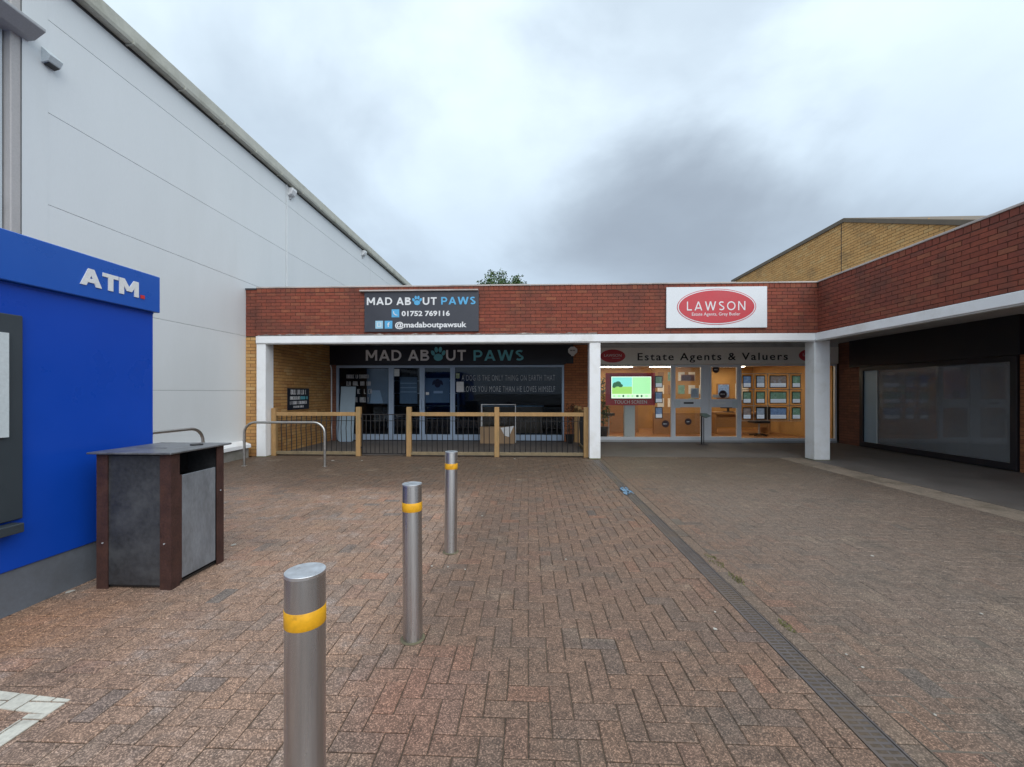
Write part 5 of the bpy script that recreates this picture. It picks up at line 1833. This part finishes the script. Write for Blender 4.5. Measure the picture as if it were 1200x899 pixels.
for (c, s) in clumps:
    for k in range(70):
        d = Vector((rn.gauss(0, 1), rn.gauss(0, 1), rn.gauss(0, 1))).normalized() * s * rn.uniform(.3, 1.0)
        o_ = Vector(c) + d
        n = Vector((rn.gauss(0, 1), rn.gauss(0, 1), rn.gauss(.6, 1))).normalized()
        t1 = n.orthogonal().normalized()
        t1 = (t1 * math.cos(k) + n.cross(t1) * math.sin(k))
        t2 = n.cross(t1)
        l_, w_ = rn.uniform(.05, .09), rn.uniform(.025, .04)
        cr.quad(o_ - t1 * l_, o_ + t2 * w_, o_ + t1 * l_, o_ - t2 * w_)
tag(cr.build('crown', 'leaf', tr), kind='stuff')

# ================================================================== SMALL LITTER
bp_ = thing('plastic_scrap', 'crumpled pale blue plastic scrap lying on the drain grating', 'litter', (1.45, 6.05, 0))
sm = MB()
rn = random.Random(3)
gx_, gy_ = 7, 12
for i in range(gx_):
    for j in range(gy_):
        sm.v.append((1.37 + i * .022 + rn.uniform(-.008, .008), 5.85 + j * .038 + rn.uniform(-.012, .012), .004 + rn.uniform(0, .022)))
for i in range(gx_ - 1):
    for j in range(gy_ - 1):
        if rn.random() < .62:
            a = i * gy_ + j
            sm.f.append((a, a + gy_, a + gy_ + 1, a + 1))
sm.build('film', 'bluepaper', bp_)


def scrap(u, v, wpx, label, group=None, m='gumspot'):
    d = ray(u, v)
    t = -H / d.z
    x, y = d.x * t, d.y * t
    r = wpx / 2.9 / FPX * t
    pts = []
    for k in range(7):
        a = 2 * math.pi * k / 7
        rr = r * rn.uniform(.6, 1.1)
        pts.append((x + rr * math.cos(a), y + rr * math.sin(a) * 1.1))
    mb = MB().prism(pts, 'z', 0.003, 0.007)
    o = mb.build('litter_scrap', m)
    off = Vector((x, y, 0))
    for vv in o.data.vertices:
        vv.co -= off
    o.location = off
    tag(o, label, 'litter', group)
    return o


for u, v, wpx, lab in ((838, 738, 7, 'largest pale gum spot, just left of the drain grating'),
                       (1011, 783, 5, 'pale speck right of the near part of the drain, the nearer of a pair'),
                       (838, 718, 4, 'small pale speck left of the drain, just beyond the largest gum spot'),
                       (992, 768, 4, 'pale speck right of the near part of the drain, the farther of a pair'),
                       (1022, 652, 5, 'pale speck on the right-hand paving nearest the wing kerb strip'),
                       (1096, 839, 4, 'pale speck nearest the bottom right corner of the paving'),
                       (1150, 720, 5, 'pale speck farthest right on the paving near the picture edge'),
                       (506, 664, 4, 'pale speck at the left foot of the farthest bollard'),
                       (525, 665, 4, 'pale speck right in front of the farthest bollard'),
                       (663, 656, 3, 'lone tiny pale speck midway between farthest bollard and drain'),
                       (565, 605, 3, 'tiny pale speck beyond and right of the farthest bollard'),
                       (545, 668, 3, 'pale speck at the right foot of the farthest bollard'),
                       (424, 540, 4, 'pale speck below the second fence post')):
    scrap(u, v, wpx, lab, 'white specks on the paving')
scrap(390, 540, 6, 'white scrap of paper on the dark paving below the fence')
scrap(82, 694, 12, 'white scrap beside the grey plinth of the blue pod')
scrap(274, 639, 9, 'white scrap right of the litter bin')
scrap(603, 538, 4, 'pale crumb below the fourth fence post')

# moss along joints beside the drain and posts
for (x, y, r) in ((1.60, 3.6, .10), (1.62, 3.25, .07), (1.60, 2.6, .05)):
    mm = MB()
    rn = random.Random(int(x * 1000 + y * 10))
    for k in range(60):
        a, q = rn.uniform(0, 6.28), r * math.sqrt(rn.random())
        cx, cy = x + q * math.cos(a) * .5, y + q * math.sin(a) * 1.6
        hgt = rn.uniform(.006, .018)
        mm.poly([(cx - .006, cy, .0), (cx + .006, cy, .0), (cx + rn.uniform(-.006, .006), cy + rn.uniform(-.006, .006), hgt)])
    tag(mm.build('moss_tuft', 'moss'), 'thin green-brown moss tufts in the joints right of the drain', 'moss', kind='stuff')
